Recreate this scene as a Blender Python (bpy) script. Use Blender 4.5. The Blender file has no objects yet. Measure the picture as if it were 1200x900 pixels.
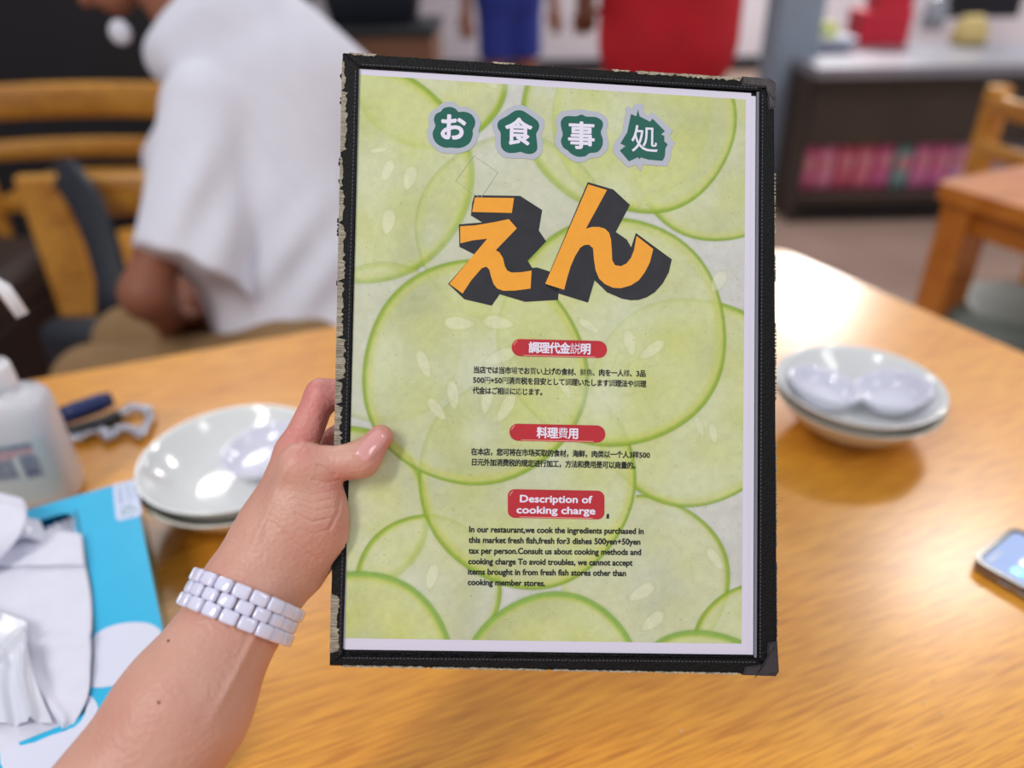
import bpy, bmesh, math, random
import numpy as np
from mathutils import Vector, Matrix, Euler
random.seed(4)
RNG = np.random.RandomState(7)
SC = bpy.context.scene
COL = SC.collection

# ------------------------------------------------------------------ camera
F_PX = 900.0                                   # focal length in pixels of the 1200 x 900 frame
PITCH, ROLL = math.radians(31), math.radians(1)
_fw = np.array([0, math.cos(PITCH), -math.sin(PITCH)]); _rt = np.array([1.0, 0, 0]); _dn = np.cross(_fw, _rt)
RC = np.array([math.cos(ROLL)*_rt+math.sin(ROLL)*_dn, -math.sin(ROLL)*_rt+math.cos(ROLL)*_dn, _fw])
CAM = np.array([0, 0, 1.20])
cd = bpy.data.cameras.new('camera'); cam = bpy.data.objects.new('camera', cd); COL.objects.link(cam)
cd.sensor_width = 36; cd.lens = 36*F_PX/1200; cd.clip_start = .02
m = Matrix.Identity(4)
for i in range(3):
    m[i][0] = RC[0][i]; m[i][1] = -RC[1][i]; m[i][2] = -RC[2][i]; m[i][3] = CAM[i]
cam.matrix_world = m
cd.dof.use_dof = True; cd.dof.focus_distance = .405; cd.dof.aperture_fstop = 3.0
SC.camera = cam
# ------------------------------------------------------------------ world, lights, exposure
w = bpy.data.worlds.new('world'); SC.world = w; w.use_nodes = True
w.node_tree.nodes['Background'].inputs[0].default_value = (.86, .90, 1, 1)
w.node_tree.nodes['Background'].inputs[1].default_value = .50
def lamp(loc, target, sx, sy, power, col=(1, .965, .92)):
    l = bpy.data.lights.new('ceiling_lamp', 'AREA'); l.shape = 'RECTANGLE'; l.size = sx; l.size_y = sy
    l.energy = power; l.color = col
    o = bpy.data.objects.new('ceiling_lamp', l); COL.objects.link(o); o.location = loc
    o.rotation_euler = (Vector(target)-Vector(loc)).to_track_quat('-Z', 'Y').to_euler()
lamp((-1.25, -.75, 2.7), (-.1, .4, .7), .30, 1.0, 24)
lamp((1.6, -.6, 2.7), (.1, .5, .7), .30, 1.0, 9)
lamp((1.95, 2.5, 2.7), (1.95, 2.5, 0), .5, .35, 24)
lamp((2.3, 5.8, 2.7), (2.1, 5.0, 0), .9, .5, 110)
lamp((-1.3, 2.9, 2.7), (-1.0, 1.8, .5), .8, .5, 14)
SC.view_settings.view_transform = 'Standard'; SC.view_settings.look = 'None'
SC.view_settings.exposure = .16; SC.view_settings.gamma = 1; SC.view_settings.use_curve_mapping = False

# ------------------------------------------------------------------ measuring helpers
def at(x, y, z=None, d=None):
    """world point seen at (x, y) of the photograph, on the height z or at the depth d (metres)"""
    g = RC.T @ np.array([(x-600)/F_PX, (y-450)/F_PX, 1.0])
    if z is not None: d = (z-CAM[2])/g[2]
    return CAM+g*d
def pix(P):
    c = (np.asarray(P)-CAM) @ RC.T
    return 600+F_PX*c[..., 0]/c[..., 2], 450+F_PX*c[..., 1]/c[..., 2], c[..., 2]
# ------------------------------------------------------------------ materials
def lin(c): return tuple(((v/255)/12.92 if v/255 <= .04045 else ((v/255+.055)/1.055)**2.4) for v in c)
def mat(name, rgb, rough=.5, metal=0, var=0, vscale=8, stretch=(1, 1, 1), bump=0, bscale=60, coat=0, sss=0, alpha=1, emit=0, trans=0, rgb2=None, detail=4):
    M = bpy.data.materials.new(name); M.use_nodes = True; nt = M.node_tree; N = nt.nodes; L = nt.links
    b = N['Principled BSDF']; c = lin(rgb)
    b.inputs['Roughness'].default_value = rough; b.inputs['Metallic'].default_value = metal
    b.inputs['Coat Weight'].default_value = coat; b.inputs['Coat Roughness'].default_value = .12
    b.inputs['Alpha'].default_value = alpha; b.inputs['Transmission Weight'].default_value = trans
    if sss:
        b.inputs['Subsurface Weight'].default_value = sss; b.inputs['Subsurface Scale'].default_value = .006
        b.inputs['Subsurface Radius'].default_value = (1, .35, .2)
    tc = N.new('ShaderNodeTexCoord'); mp_ = N.new('ShaderNodeMapping'); mp_.inputs['Scale'].default_value = stretch
    L.new(tc.outputs['Object'], mp_.inputs['Vector'])
    n = N.new('ShaderNodeTexNoise'); n.inputs['Scale'].default_value = vscale; n.inputs['Detail'].default_value = detail
    L.new(mp_.outputs[0], n.inputs['Vector'])
    r = N.new('ShaderNodeValToRGB'); r.color_ramp.elements[0].position = .3; r.color_ramp.elements[1].position = .7
    c2 = lin(rgb2) if rgb2 else tuple(v*(1-var) for v in c)
    r.color_ramp.elements[0].color = (*c2, 1); r.color_ramp.elements[1].color = (*c, 1)
    L.new(n.outputs['Fac'], r.inputs[0]); L.new(r.outputs[0], b.inputs['Base Color'])
    if bump:
        n2 = N.new('ShaderNodeTexNoise'); n2.inputs['Scale'].default_value = bscale; n2.inputs['Detail'].default_value = 5
        L.new(mp_.outputs[0], n2.inputs['Vector'])
        bp = N.new('ShaderNodeBump'); bp.inputs['Strength'].default_value = bump; bp.inputs['Distance'].default_value = .002
        L.new(n2.outputs['Fac'], bp.inputs['Height']); L.new(bp.outputs[0], b.inputs['Normal'])
    if emit:
        L.new(r.outputs[0], b.inputs['Emission Color']); b.inputs['Emission Strength'].default_value = emit
    return M
def wood(name, a, b_, rough=.32, sc=1.0):
    """light varnished wood: fine streaks run along the local X axis"""
    M = mat(name, a, rough, rgb2=b_, vscale=5*sc, stretch=(.5, 3, 3), coat=.4); nt = M.node_tree; N = nt.nodes; L = nt.links
    b = N['Principled BSDF']; ramp = b.inputs['Base Color'].links[0].from_node
    ramp.color_ramp.elements[0].position = .25; ramp.color_ramp.elements[1].position = .6
    tc = N.new('ShaderNodeTexCoord'); mp_ = N.new('ShaderNodeMapping'); mp_.inputs['Scale'].default_value = (16, 560, 60)
    n = N.new('ShaderNodeTexNoise'); n.inputs['Scale'].default_value = 1.4*sc; n.inputs['Detail'].default_value = 3; n.inputs['Distortion'].default_value = .15
    L.new(tc.outputs['Object'], mp_.inputs[0]); L.new(mp_.outputs[0], n.inputs['Vector'])
    r = N.new('ShaderNodeValToRGB'); r.color_ramp.elements[0].position = .36; r.color_ramp.elements[1].position = .56
    r.color_ramp.elements[0].color = (.62, .47, .30, 1); r.color_ramp.elements[1].color = (1, 1, 1, 1)
    L.new(n.outputs['Fac'], r.inputs[0])
    mx = N.new('ShaderNodeMix'); mx.data_type = 'RGBA'; mx.blend_type = 'MULTIPLY'; mx.inputs[0].default_value = .9
    L.new(ramp.outputs[0], mx.inputs[6]); L.new(r.outputs[0], mx.inputs[7]); L.new(mx.outputs[2], b.inputs['Base Color'])
    bp = N.new('ShaderNodeBump'); bp.inputs['Strength'].default_value = .12; bp.inputs['Distance'].default_value = .0006
    L.new(n.outputs['Fac'], bp.inputs['Height']); L.new(bp.outputs[0], b.inputs['Normal'])
    b.inputs['Coat Roughness'].default_value = .22
    return M
# ------------------------------------------------------------------ object helpers
def link(name, me, material=None, parent=None, smooth=False):
    o = bpy.data.objects.new(name, me); COL.objects.link(o)
    if material: me.materials.clear(); me.materials.append(material)
    if smooth:
        me.polygons.foreach_set('use_smooth', [True]*len(me.polygons))
    if parent: o.parent = parent
    return o
def obj(name, bm, material=None, parent=None, smooth=False):
    me = bpy.data.meshes.new(name); bmesh.ops.recalc_face_normals(bm, faces=bm.faces); bm.to_mesh(me); bm.free()
    return link(name, me, material, parent, smooth)
def pyobj(name, V, Fc, material=None, parent=None, smooth=False):
    me = bpy.data.meshes.new(name); me.from_pydata([tuple(map(float, v)) for v in V], [], Fc); me.update()
    return link(name, me, material, parent, smooth)
def thing(name, label, cat, loc=(0, 0, 0), rotz=0, group=None):
    o = bpy.data.objects.new(name, None); COL.objects.link(o); o.empty_display_size = .05
    o.location = tuple(map(float, loc)); o.rotation_euler = (0, 0, rotz); o['label'] = label; o['category'] = cat
    if group: o['group'] = group
    return o
def tag(o, label, cat, group=None):
    o['label'] = label; o['category'] = cat
    if group: o['group'] = group
    return o
def dup(root, loc=None, rotz=None, label=None):
    r = root.copy(); COL.objects.link(r)
    if loc is not None: r.location = loc
    if rotz is not None: r.rotation_euler = (0, 0, rotz)
    if label: r['label'] = label
    for ch in list(root.children):
        c = ch.copy(); COL.objects.link(c); c.parent = r
        for g in ch.children:
            d = g.copy(); COL.objects.link(d); d.parent = c
    return r
def bx(bm, c, s, rot=None, bev=0, seg=2):
    r = bmesh.ops.create_cube(bm, size=1); vs = r['verts']
    M = Matrix.Translation(Vector(c)) @ ((rot if rot is not None else Matrix.Identity(4)) @ Matrix.Diagonal((*s, 1)))
    bmesh.ops.transform(bm, matrix=M, verts=vs)
    if bev:
        es = list({e for v in vs for e in v.link_edges})
        bmesh.ops.bevel(bm, geom=es, offset=bev, segments=seg, profile=.5, affect='EDGES')
def box(name, c, s, material, parent=None, bev=.002, rot=None, smooth=False):
    bm = bmesh.new(); bx(bm, c, s, rot, bev); return obj(name, bm, material, parent, smooth)
def lathe(bm, prof, n=48, c=(0, 0, 0), sx=1, sy=1):
    rings = []
    for r, z in prof:
        if r < 1e-6: rings.append([bm.verts.new((c[0], c[1], c[2]+z))])
        else: rings.append([bm.verts.new((c[0]+sx*r*math.cos(2*math.pi*k/n), c[1]+sy*r*math.sin(2*math.pi*k/n), c[2]+z)) for k in range(n)])
    for a, b in zip(rings, rings[1:]):
        for k in range(n):
            l = (k+1) % n
            if len(a) == 1 and len(b) > 1: bm.faces.new((a[0], b[k], b[l]))
            elif len(b) == 1 and len(a) > 1: bm.faces.new((a[k], a[l], b[0]))
            elif len(a) > 1: bm.faces.new((a[k], a[l], b[l], b[k]))
def tube(bm, pts, r, n=10, flat=None, caps=True):
    pts = [Vector(p) for p in pts]; rs = r if isinstance(r, list) else [r]*len(pts); rings = []; up = None
    for i, p in enumerate(pts):
        t = (pts[min(i+1, len(pts)-1)]-pts[max(i-1, 0)]).normalized()
        if up is None: up = t.orthogonal().normalized()
        if flat is not None: up = Vector(flat)
        up = (up-t*up.dot(t)).normalized(); s = t.cross(up)
        ra, rb = rs[i] if isinstance(rs[i], tuple) else (rs[i], rs[i])
        rings.append([bm.verts.new(p+up*ra*math.cos(2*math.pi*k/n)+s*rb*math.sin(2*math.pi*k/n)) for k in range(n)])
    for a, b in zip(rings, rings[1:]):
        for k in range(n): bm.faces.new((a[k], a[(k+1) % n], b[(k+1) % n], b[k]))
    if caps: bm.faces.new(rings[0][::-1]); bm.faces.new(rings[-1])
def slab(bm, pts, z0, z1):
    """prism over a 2D outline"""
    lo = [bm.verts.new((p[0], p[1], z0)) for p in pts]; hi = [bm.verts.new((p[0], p[1], z1)) for p in pts]
    n = len(pts); f1 = bm.faces.new(lo[::-1]); f2 = bm.faces.new(hi)
    for k in range(n): bm.faces.new((lo[k], lo[(k+1) % n], hi[(k+1) % n], hi[k]))
    f1.normal_update(); f2.normal_update()
    bmesh.ops.triangulate(bm, faces=[f1, f2], ngon_method='EAR_CLIP')
def smooth_loop(pts, k=6):
    P = np.array(pts, float); n = len(P); out = []
    for i in range(n):
        a, b, c, d = P[i-1], P[i], P[(i+1) % n], P[(i+2) % n]
        for j in range(k):
            t = j/k; out.append(.5*((2*b)+(-a+c)*t+(2*a-5*b+4*c-d)*t*t+(-a+3*b-3*c+d)*t**3))
    return out
# ------------------------------------------------------------------ soft bodies: signed distance field -> one continuous surface
class Field:
    def __init__(s): s.p = []; s.post = []
    def rc(s, a, b, ra, rb, k=.01, sq=None, cut=None):
        s.p.append(('c', np.array(a, float), np.array(b, float), ra, rb, k, sq, cut)); return s
    def el(s, c, r, k=.01, rot=None, cut=None):
        s.p.append(('e', np.array(c, float), np.array(r, float), rot, 0, k, None, cut)); return s
    def one(s, q, P):
        if q[0] == 'c':
            _, a, b, ra, rb, k, sq, cut = q
            ab = b-a; L2 = max(float(ab@ab), 1e-12); t = np.clip(((P-a)@ab)/L2, 0, 1)
            v = P-a-t[:, None]*ab
            if sq is not None:
                n = np.array(sq[0], float); n /= np.linalg.norm(n); v = v+(v@n)[:, None]*n*(1/sq[1]-1)
            d = np.sqrt((v*v).sum(1))-(ra+(rb-ra)*t)
        else:
            _, c, r, rot, _, k, sq, cut = q
            v = P-c
            if rot is not None: v = v@rot
            u = v/r; l = np.sqrt((u*u).sum(1))+1e-9; g = np.sqrt(((v/(r*r))**2).sum(1))+1e-9
            d = l*(l-1)/g
        if cut is not None:
            for pt, n in cut: d = np.maximum(d, (P-np.array(pt))@np.array(n))
        return d
    def __call__(s, P):
        D = None
        for q in s.p:
            d = s.one(q, P)
            if D is None: D = d; continue
            k = q[5]; h = np.maximum(k-np.abs(D-d), 0)/k
            D = np.minimum(D, d)-h*h*k*.25
        for f in s.post: D = f(P, D)
        return D
    def mesh(s, name, h, material, parent=None, sub=0, pad=.02, lo=None, hi=None):
        if lo is None:
            A = []
            for q in s.p:
                if q[0] == 'c': R = max(q[3], q[4]); A += [q[1]-R, q[1]+R, q[2]-R, q[2]+R]
                else: R = max(q[2]); A += [q[1]-R, q[1]+R]
            A = np.array(A); lo = A.min(0)-pad; hi = A.max(0)+pad
        n = np.ceil((hi-lo)/h).astype(int)+1
        ax = [lo[i]+h*np.arange(n[i]) for i in range(3)]
        G = np.empty(n, np.float32)
        Y, Z = np.meshgrid(ax[1], ax[2], indexing='ij')
        for i0 in range(0, n[0], 8):
            xs = ax[0][i0:i0+8]; P = np.empty((len(xs), n[1], n[2], 3)); P[..., 0] = xs[:, None, None]; P[..., 1] = Y; P[..., 2] = Z
            G[i0:i0+8] = s(P.reshape(-1, 3)).reshape(len(xs), n[1], n[2])
        S = G < 0; c = np.zeros([k-1 for k in n], np.int8)
        sh = [(a, b, d) for a in (0, 1) for b in (0, 1) for d in (0, 1)]
        cut = lambda A, o: A[o[0]:n[0]-1+o[0], o[1]:n[1]-1+o[1], o[2]:n[2]-1+o[2]]
        for o in sh: c += cut(S, o)
        act = (c > 0) & (c < 8); idx = -np.ones(act.shape, np.int64); I = np.argwhere(act); idx[act] = np.arange(len(I))
        V = np.zeros((len(I), 3)); W = np.zeros(len(I))
        for o in sh:
            for axi in range(3):
                if o[axi]: continue
                o2 = list(o); o2[axi] = 1
                g0 = G[I[:, 0]+o[0], I[:, 1]+o[1], I[:, 2]+o[2]]; g1 = G[I[:, 0]+o2[0], I[:, 1]+o2[1], I[:, 2]+o2[2]]
                x = (g0 < 0) != (g1 < 0); t = np.where(x, g0/np.where(x, g0-g1, 1), 0)
                p = np.tile(np.array(o, float), (len(I), 1)); p[:, axi] += t
                V[x] += p[x]; W[x] += 1
        V = lo+h*(I+V/W[:, None]); Fc = []
        for axi in range(3):
            b, d = (axi+1) % 3, (axi+2) % 3
            sl0 = [slice(1, -1)]*3; sl0[axi] = slice(0, -1); sl1 = list(sl0); sl1[axi] = slice(1, None)
            A = S[tuple(sl0)]; B = S[tuple(sl1)]; E = np.argwhere(A != B); off = np.array([1, 1, 1]); off[axi] = 0
            sgn = A[tuple(E.T)]; E = E+off
            def q(db, dd):
                e = E.copy(); e[:, b] += db; e[:, d] += dd; return idx[tuple(e.T)]
            f = np.stack([q(-1, -1), q(0, -1), q(0, 0), q(-1, 0)], 1); f[~sgn] = f[~sgn][:, ::-1]; Fc.append(f)
        Fc = np.concatenate(Fc); Fc = Fc[(Fc >= 0).all(1)]
        me = bpy.data.meshes.new(name); me.vertices.add(len(V)); me.vertices.foreach_set('co', V.astype(np.float32).ravel())
        me.loops.add(len(Fc)*4); me.loops.foreach_set('vertex_index', Fc.astype(np.int32).ravel())
        me.polygons.add(len(Fc)); me.polygons.foreach_set('loop_start', np.arange(0, len(Fc)*4, 4, dtype=np.int32)); me.update(calc_edges=True)
        o = link(name, me, material, parent)
        if sub:
            md = o.modifiers.new('s', 'SUBSURF'); md.levels = sub; md.render_levels = sub
            dg = bpy.context.evaluated_depsgraph_get(); me2 = bpy.data.meshes.new_from_object(o.evaluated_get(dg)); o.modifiers.clear(); o.data = me2; me = me2
            me.materials.clear(); me.materials.append(material)
        for it in range(2 if sub else 1):                    # settle the vertices on the surface
            k = len(me.vertices); P = np.empty(k*3, np.float32); me.vertices.foreach_get('co', P); P = P.reshape(-1, 3).astype(float)
            e = h*.15; d0 = s(P); g = np.stack([(s(P+np.eye(3)[i]*e)-d0)/e for i in range(3)], 1)
            gn = np.maximum((g*g).sum(1), .3); P -= g*np.clip(d0/gn, -h, h)[:, None]
            me.vertices.foreach_set('co', P.astype(np.float32).ravel())
        me.polygons.foreach_set('use_smooth', [True]*len(me.polygons)); me.update()
        return o

# ------------------------------------------------------------------ palette
M_table = wood('varnished_yellow_wood', (240, 168, 54), (232, 154, 42))
M_chairw = wood('chair_wood', (222, 160, 60), (190, 122, 36), .4)
M_orange = wood('orange_wood', (214, 134, 50), (186, 104, 26), .35)
M_floor = mat('floor_tile', (176, 148, 134), .5, var=.25, vscale=2)
M_wall = mat('painted_wall', (205, 200, 208), .8, var=.08, vscale=2)
M_darkwall = mat('dark_panel', (22, 22, 28), .6, var=.3)
M_skin = mat('skin', (216, 168, 148), .42, sss=.12, rgb2=(206, 148, 130), vscale=26, bump=.35, bscale=420)
M_skin2 = mat('skin_tan', (150, 92, 66), .55, var=.2, vscale=12)
M_white_china = mat('glazed_china', (238, 240, 238), .12, coat=.5)
M_dish = mat('glazed_dish', (232, 232, 246), .1, coat=.5)

# ------------------------------------------------------------------ setting
def struct(o): o['kind'] = 'structure'; return o
struct(box('floor', (0, 3, -.05), (12, 14, .1), M_floor, bev=0))
struct(box('wall_back', (0, 7.6, 1.5), (12, .1, 3.2), M_wall, bev=0))
struct(box('wall_left', (-3.6, 3, 1.5), (.1, 14, 3.2), M_wall, bev=0))
struct(box('baseboard_back', (0, 7.53, .06), (12, .02, .12), M_darkwall, bev=0))
o = struct(box('trim_1', (1.28, 3.75, 1.4), (.2, .2, 2.8), mat('post_paint', (140, 154, 170), .6, var=.1), bev=.01))

# ------------------------------------------------------------------ dining table
TA = Vector((.478, 1.28, 0)); TROT = math.radians(22)
def tloc(x, y):
    v = Vector((x, y, 0))-TA; v.rotate(Euler((0, 0, -TROT))); return (v.x, v.y)
tb = thing('dining_table', 'varnished yellow wooden dining table carrying the bowls, phone and box', 'table', TA, TROT)
dl = Vector((-.935, -.354, 0)); dr = Vector((.457, -.889, 0))
c0 = TA; cL = TA+dl*1.75; cR = TA+dr*1.75; cX = cL+dr*1.75
def fillet(A, B, C, r=.03, n=5):
    a = (A-B).normalized(); c = (C-B).normalized(); out = []
    for i in range(n+1):
        t = i/n; out.append((B+a*r)*(1-t)**2+B*2*t*(1-t)+(B+c*r)*t*t)
    return out
ring = fillet(cL, c0, cR)+fillet(c0, cR, cX)+fillet(cR, cX, cL)+fillet(cX, cL, c0)
ring = [tloc(p.x, p.y) for p in ring]
bm = bmesh.new(); slab(bm, ring, .665, .700)
obj('tabletop', bm, M_table, tb)
bm = bmesh.new(); slab(bm, [(x*.9-.09, y*.9-.085) for x, y in ring], .60, .6648); obj('apron', bm, M_table, tb)
for q in (c0+dl*.12+dr*.12, cL-dl*.12+dr*.12, cR+dl*.12-dr*.12, cX-dl*.12-dr*.12):
    x, y = tloc(q.x, q.y); box('leg', (x, y, .30), (.06, .06, .598), M_table, tb, .006)

# ------------------------------------------------------------------ menu folder: pose from its four corners
MT = np.array([-.0884, -.1728, .4018]); r1 = np.array([.99753, .04187-.014, .05642]); r2 = np.array([-.01081-.014, .99896, -.0443])
r1 /= np.linalg.norm(r1); r2 -= r1*(r1@r2); r2 /= np.linalg.norm(r2)
MX = RC.T@r1; MY = -(RC.T@r2); MZ = np.cross(MX, MY); MO = CAM+RC.T@MT
MW = Matrix(((*[MX[0], MY[0], MZ[0]], MO[0]), (MX[1], MY[1], MZ[1], MO[1]), (MX[2], MY[2], MZ[2], MO[2]), (0, 0, 0, 1)))
def mp(x, y):
    """point of the menu's face measured at (x, y) in the photograph, in metres on the page"""
    g = RC.T@np.array([(x-600)/F_PX, (y-450)/F_PX, 1.0]); t = ((MO-CAM)@MZ)/(g@MZ); P = CAM+g*t-MO
    return (P@MX, P@MY)
def mworld(L): return MO+L[..., 0:1]*MX+L[..., 1:2]*MY+L[..., 2:3]*MZ
menu = thing('menu_folder', 'tall black-edged laminated restaurant menu with cucumber slices and big orange lettering, held upright', 'menu')
menu.matrix_world = MW
M_leather = mat('black_leatherette', (11, 11, 13), .42, var=.3, vscale=300, bump=.5, bscale=900)
M_canvas = mat('frayed_canvas', (196, 188, 168), .9, rgb2=(120, 112, 98), vscale=1, stretch=(150, 1400, 100), bump=.8, bscale=1)
M_paper = mat('white_paper', (222, 218, 236), .35, coat=.5)
M_corner = mat('corner_plastic', (58, 52, 56), .35, var=.2, vscale=200, bump=.3, bscale=600)
OUT = [mp(402, 64), mp(906, 96), mp(909, 789), mp(387, 779)]
bm = bmesh.new(); slab(bm, OUT, -.0065, 0); cover = obj('cover_board', bm, M_leather, menu)
def strip(name, q, z0, z1, material, bev=.0008, parent=menu):
    bm = bmesh.new(); slab(bm, [mp(*p) for p in q], z0, z1)
    if bev: bmesh.ops.bevel(bm, geom=[e for e in bm.edges if all(v.co.z > (z0+z1)/2 for v in e.verts)], offset=bev, segments=2, affect='EDGES')
    return obj(name, bm, material, parent)
strip('binding_strip', [(402, 64), (906, 96), (890, 108), (421, 81)], .00005, .0018, M_leather)
strip('binding_strip', [(906, 96), (909, 789), (886, 771), (889.5, 108)], .00005, .0018, M_leather)
strip('binding_strip', [(387, 779), (402, 766), (886, 771), (909, 789)], .00005, .0018, M_leather)
strip('binding_strip', [(402, 64), (421, 81), (411, 500), (402, 767), (387, 779)], .00005, .0018, M_leather)
M_leather.node_tree.nodes['Principled BSDF'].inputs['Specular IOR Level'].default_value = .22
# second sheet peeping out on the right, plastic sleeve edge, white page
strip('page_sheet', [(424, 84), (885.5, 113), (882.5, 767), (404, 761)], .00006, .00022, M_paper, 0)
strip('sleeve_edge', [(886, 108), (889, 108.5), (886, 770), (883, 770)], .00024, .0009, mat('clear_plastic_edge', (120, 122, 134), .15, coat=.8), 0)
strip('page_sheet', [(421, 81), (880, 109.5), (876.5, 765), (402.5, 760)], .00024, .0004, M_paper, 0)
# corner guards
for q in ([(868, 91.5), (901, 94), (907.5, 99), (908, 128), (899, 130), (897.5, 112), (896, 104.5), (868, 102)],
          [(898, 752), (909, 750), (911, 786), (907, 791), (868, 789.5), (872, 780), (893, 777), (897, 768)]):
    strip('corner_guard', q, -.0068, .0026, M_corner, .0006)
# stitching along the inner edge of the binding
bm = bmesh.new()
def stitches(a, b, n):
    for i in range(n):
        t = (i+.5)/n; p = np.array(mp(a[0]+(b[0]-a[0])*t, a[1]+(b[1]-a[1])*t)); d = np.array(mp(*b))-np.array(mp(*a)); ang = math.atan2(d[1], d[0])
        bx(bm, (p[0], p[1], .0019), (np.linalg.norm(d)/n*.62, .0005, .0004), Matrix.Rotation(ang, 4, 'Z'))
stitches((424, 77.5), (886, 105), 110); stitches((417.5, 84), (399, 764), 150); stitches((892, 112), (889, 770), 150); stitches((402, 769.5), (884, 774.5), 110)
o = obj('stitching', bm, mat('grey_thread', (70, 70, 80), .6), menu); o['kind'] = 'stuff'
# worn canvas showing through the leatherette
def worn(side, segs, material=M_canvas):
    for y0, y1, wmin, wmax in segs:
        n = max(5, int((y1-y0)/3)); pts = []
        for i in range(n+1):
            y = y0+(y1-y0)*i/n; x = side(y); pts.append((x-.2, y))
        wv = [0]+[random.uniform(wmin, wmax) for _ in range(n-1)]+[0]
        inner = [(side(y0+(y1-y0)*i/n)+wv[i], y0+(y1-y0)*i/n+random.uniform(-.6, .6)) for i in range(n, -1, -1)]
        pts = pts+inner[1:-1]
        bm = bmesh.new(); slab(bm, [mp(*p) for p in pts], -.006, .0021); obj('worn_patch', bm, material, menu, )
lx = lambda y: 402-(y-64)*15/715
worn(lx, [(72, 108, 2, 5), (108, 180, 4, 8), (184, 222, 2, 4), (222, 262, 4, 7), (262, 330, 5, 9), (330, 396, 5, 8), (396, 446, 8, 12), (446, 474, 6, 9), (474, 540, 5, 10), (575, 640, 3, 6), (695, 764, 7, 11)])
def worn_h(edge, segs, sgn):
    for x0, x1, wmin, wmax in segs:
        n = max(4, int((x1-x0)/3)); pts = [(x0+(x1-x0)*i/n, edge(x0+(x1-x0)*i/n)-sgn*(.3+.9*random.random())) for i in range(n+1)]
        inner = [(x0+(x1-x0)*i/n, edge(x0+(x1-x0)*i/n)+sgn*random.uniform(wmin, wmax)) for i in range(n-1, 0, -1)]
        bm = bmesh.new(); slab(bm, [mp(*p) for p in pts+inner], -.006, .0021); obj('worn_patch', bm, M_fray, menu)
M_fray = mat('frayed_edge', (205, 196, 176), .9, rgb2=(130, 118, 98), vscale=700, bump=.6, bscale=1500)
top = lambda x: 64+(x-402)*32/504; bot = lambda x: 779+(x-387)*10/522
worn_h(top, [(410, 442, .8, 2.2), (576, 604, .4, 1.4), (716, 738, .6, 2), (744, 790, 1.2, 3.2), (790, 868, 1.5, 4)], 1)
worn_h(bot, [(400, 500, .3, 1.6), (504, 640, .3, 1.5), (646, 760, .3, 1.4), (765, 866, .3, 1.3)], -1)
bm = bmesh.new()
for y0, y1 in ((205, 275), (300, 330), (380, 470), (520, 640), (660, 745)):
    y = y0
    while y < y1:
        x = 906.5+(y-96)*3/693; p = mp(x, y); bx(bm, (p[0]+.0001, p[1], -.0008), (random.uniform(.0006, .0014), .0011, .003)); y += random.uniform(2.2, 5)
obj('frayed_edge', bm, M_fray, menu)
bm = bmesh.new()
for k in range(46):
    if k < 22: x = random.uniform(405, 700); y = top(x)-.6
    else: y = random.choice((90, 118, 190, 200, 214, 260, 268, 275, 330))+random.uniform(-4, 4); x = lx(y)-1
    p = mp(x, y); s = random.uniform(.0006, .0013); bx(bm, (p[0], p[1], -.0005), (s*1.5, s, .002), Matrix.Rotation(random.random()*3, 4, 'Z'), s*.25, 1)
o = obj('peeling_flake', bm, M_leather, menu); o['kind'] = 'stuff'

# ---- the printed picture of overlapping cucumber slices (flat print: colour only)
def vnoise(x, y, s, seed):
    R = np.random.RandomState(seed).rand(64, 64); u = x/s; v = y/s; i = np.floor(u).astype(int); j = np.floor(v).astype(int)
    fu = u-i; fv = v-j; fu = fu*fu*(3-2*fu); fv = fv*fv*(3-2*fv); g = lambda a, b: R[a % 64, b % 64]
    return (g(i, j)*(1-fu)+g(i+1, j)*fu)*(1-fv)+(g(i, j+1)*(1-fu)+g(i+1, j+1)*fu)*fv
SL = [(505, 85, 90, .8), (425, 205, 128, .85), (845, 172, 110, .8), (722, 134, 111, .7), (755, 141, 108, .72), (448, 402, 94, .35), (405, 598, 98, .8),
      (500, 690, 86, .6), (755, 680, 99, .6), (810, 470, 122, .82), (618, 562, 127, .82), (600, 270, 112, .35), (718, 390, 134, .8), (556, 437, 132, .78), (890, 765, 80, .8),
      (822, 836, 98, .95), (415, 785, 117, .95), (647, 797, 103, .95)]
def srgb(*c): return np.array(lin(c))
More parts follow.
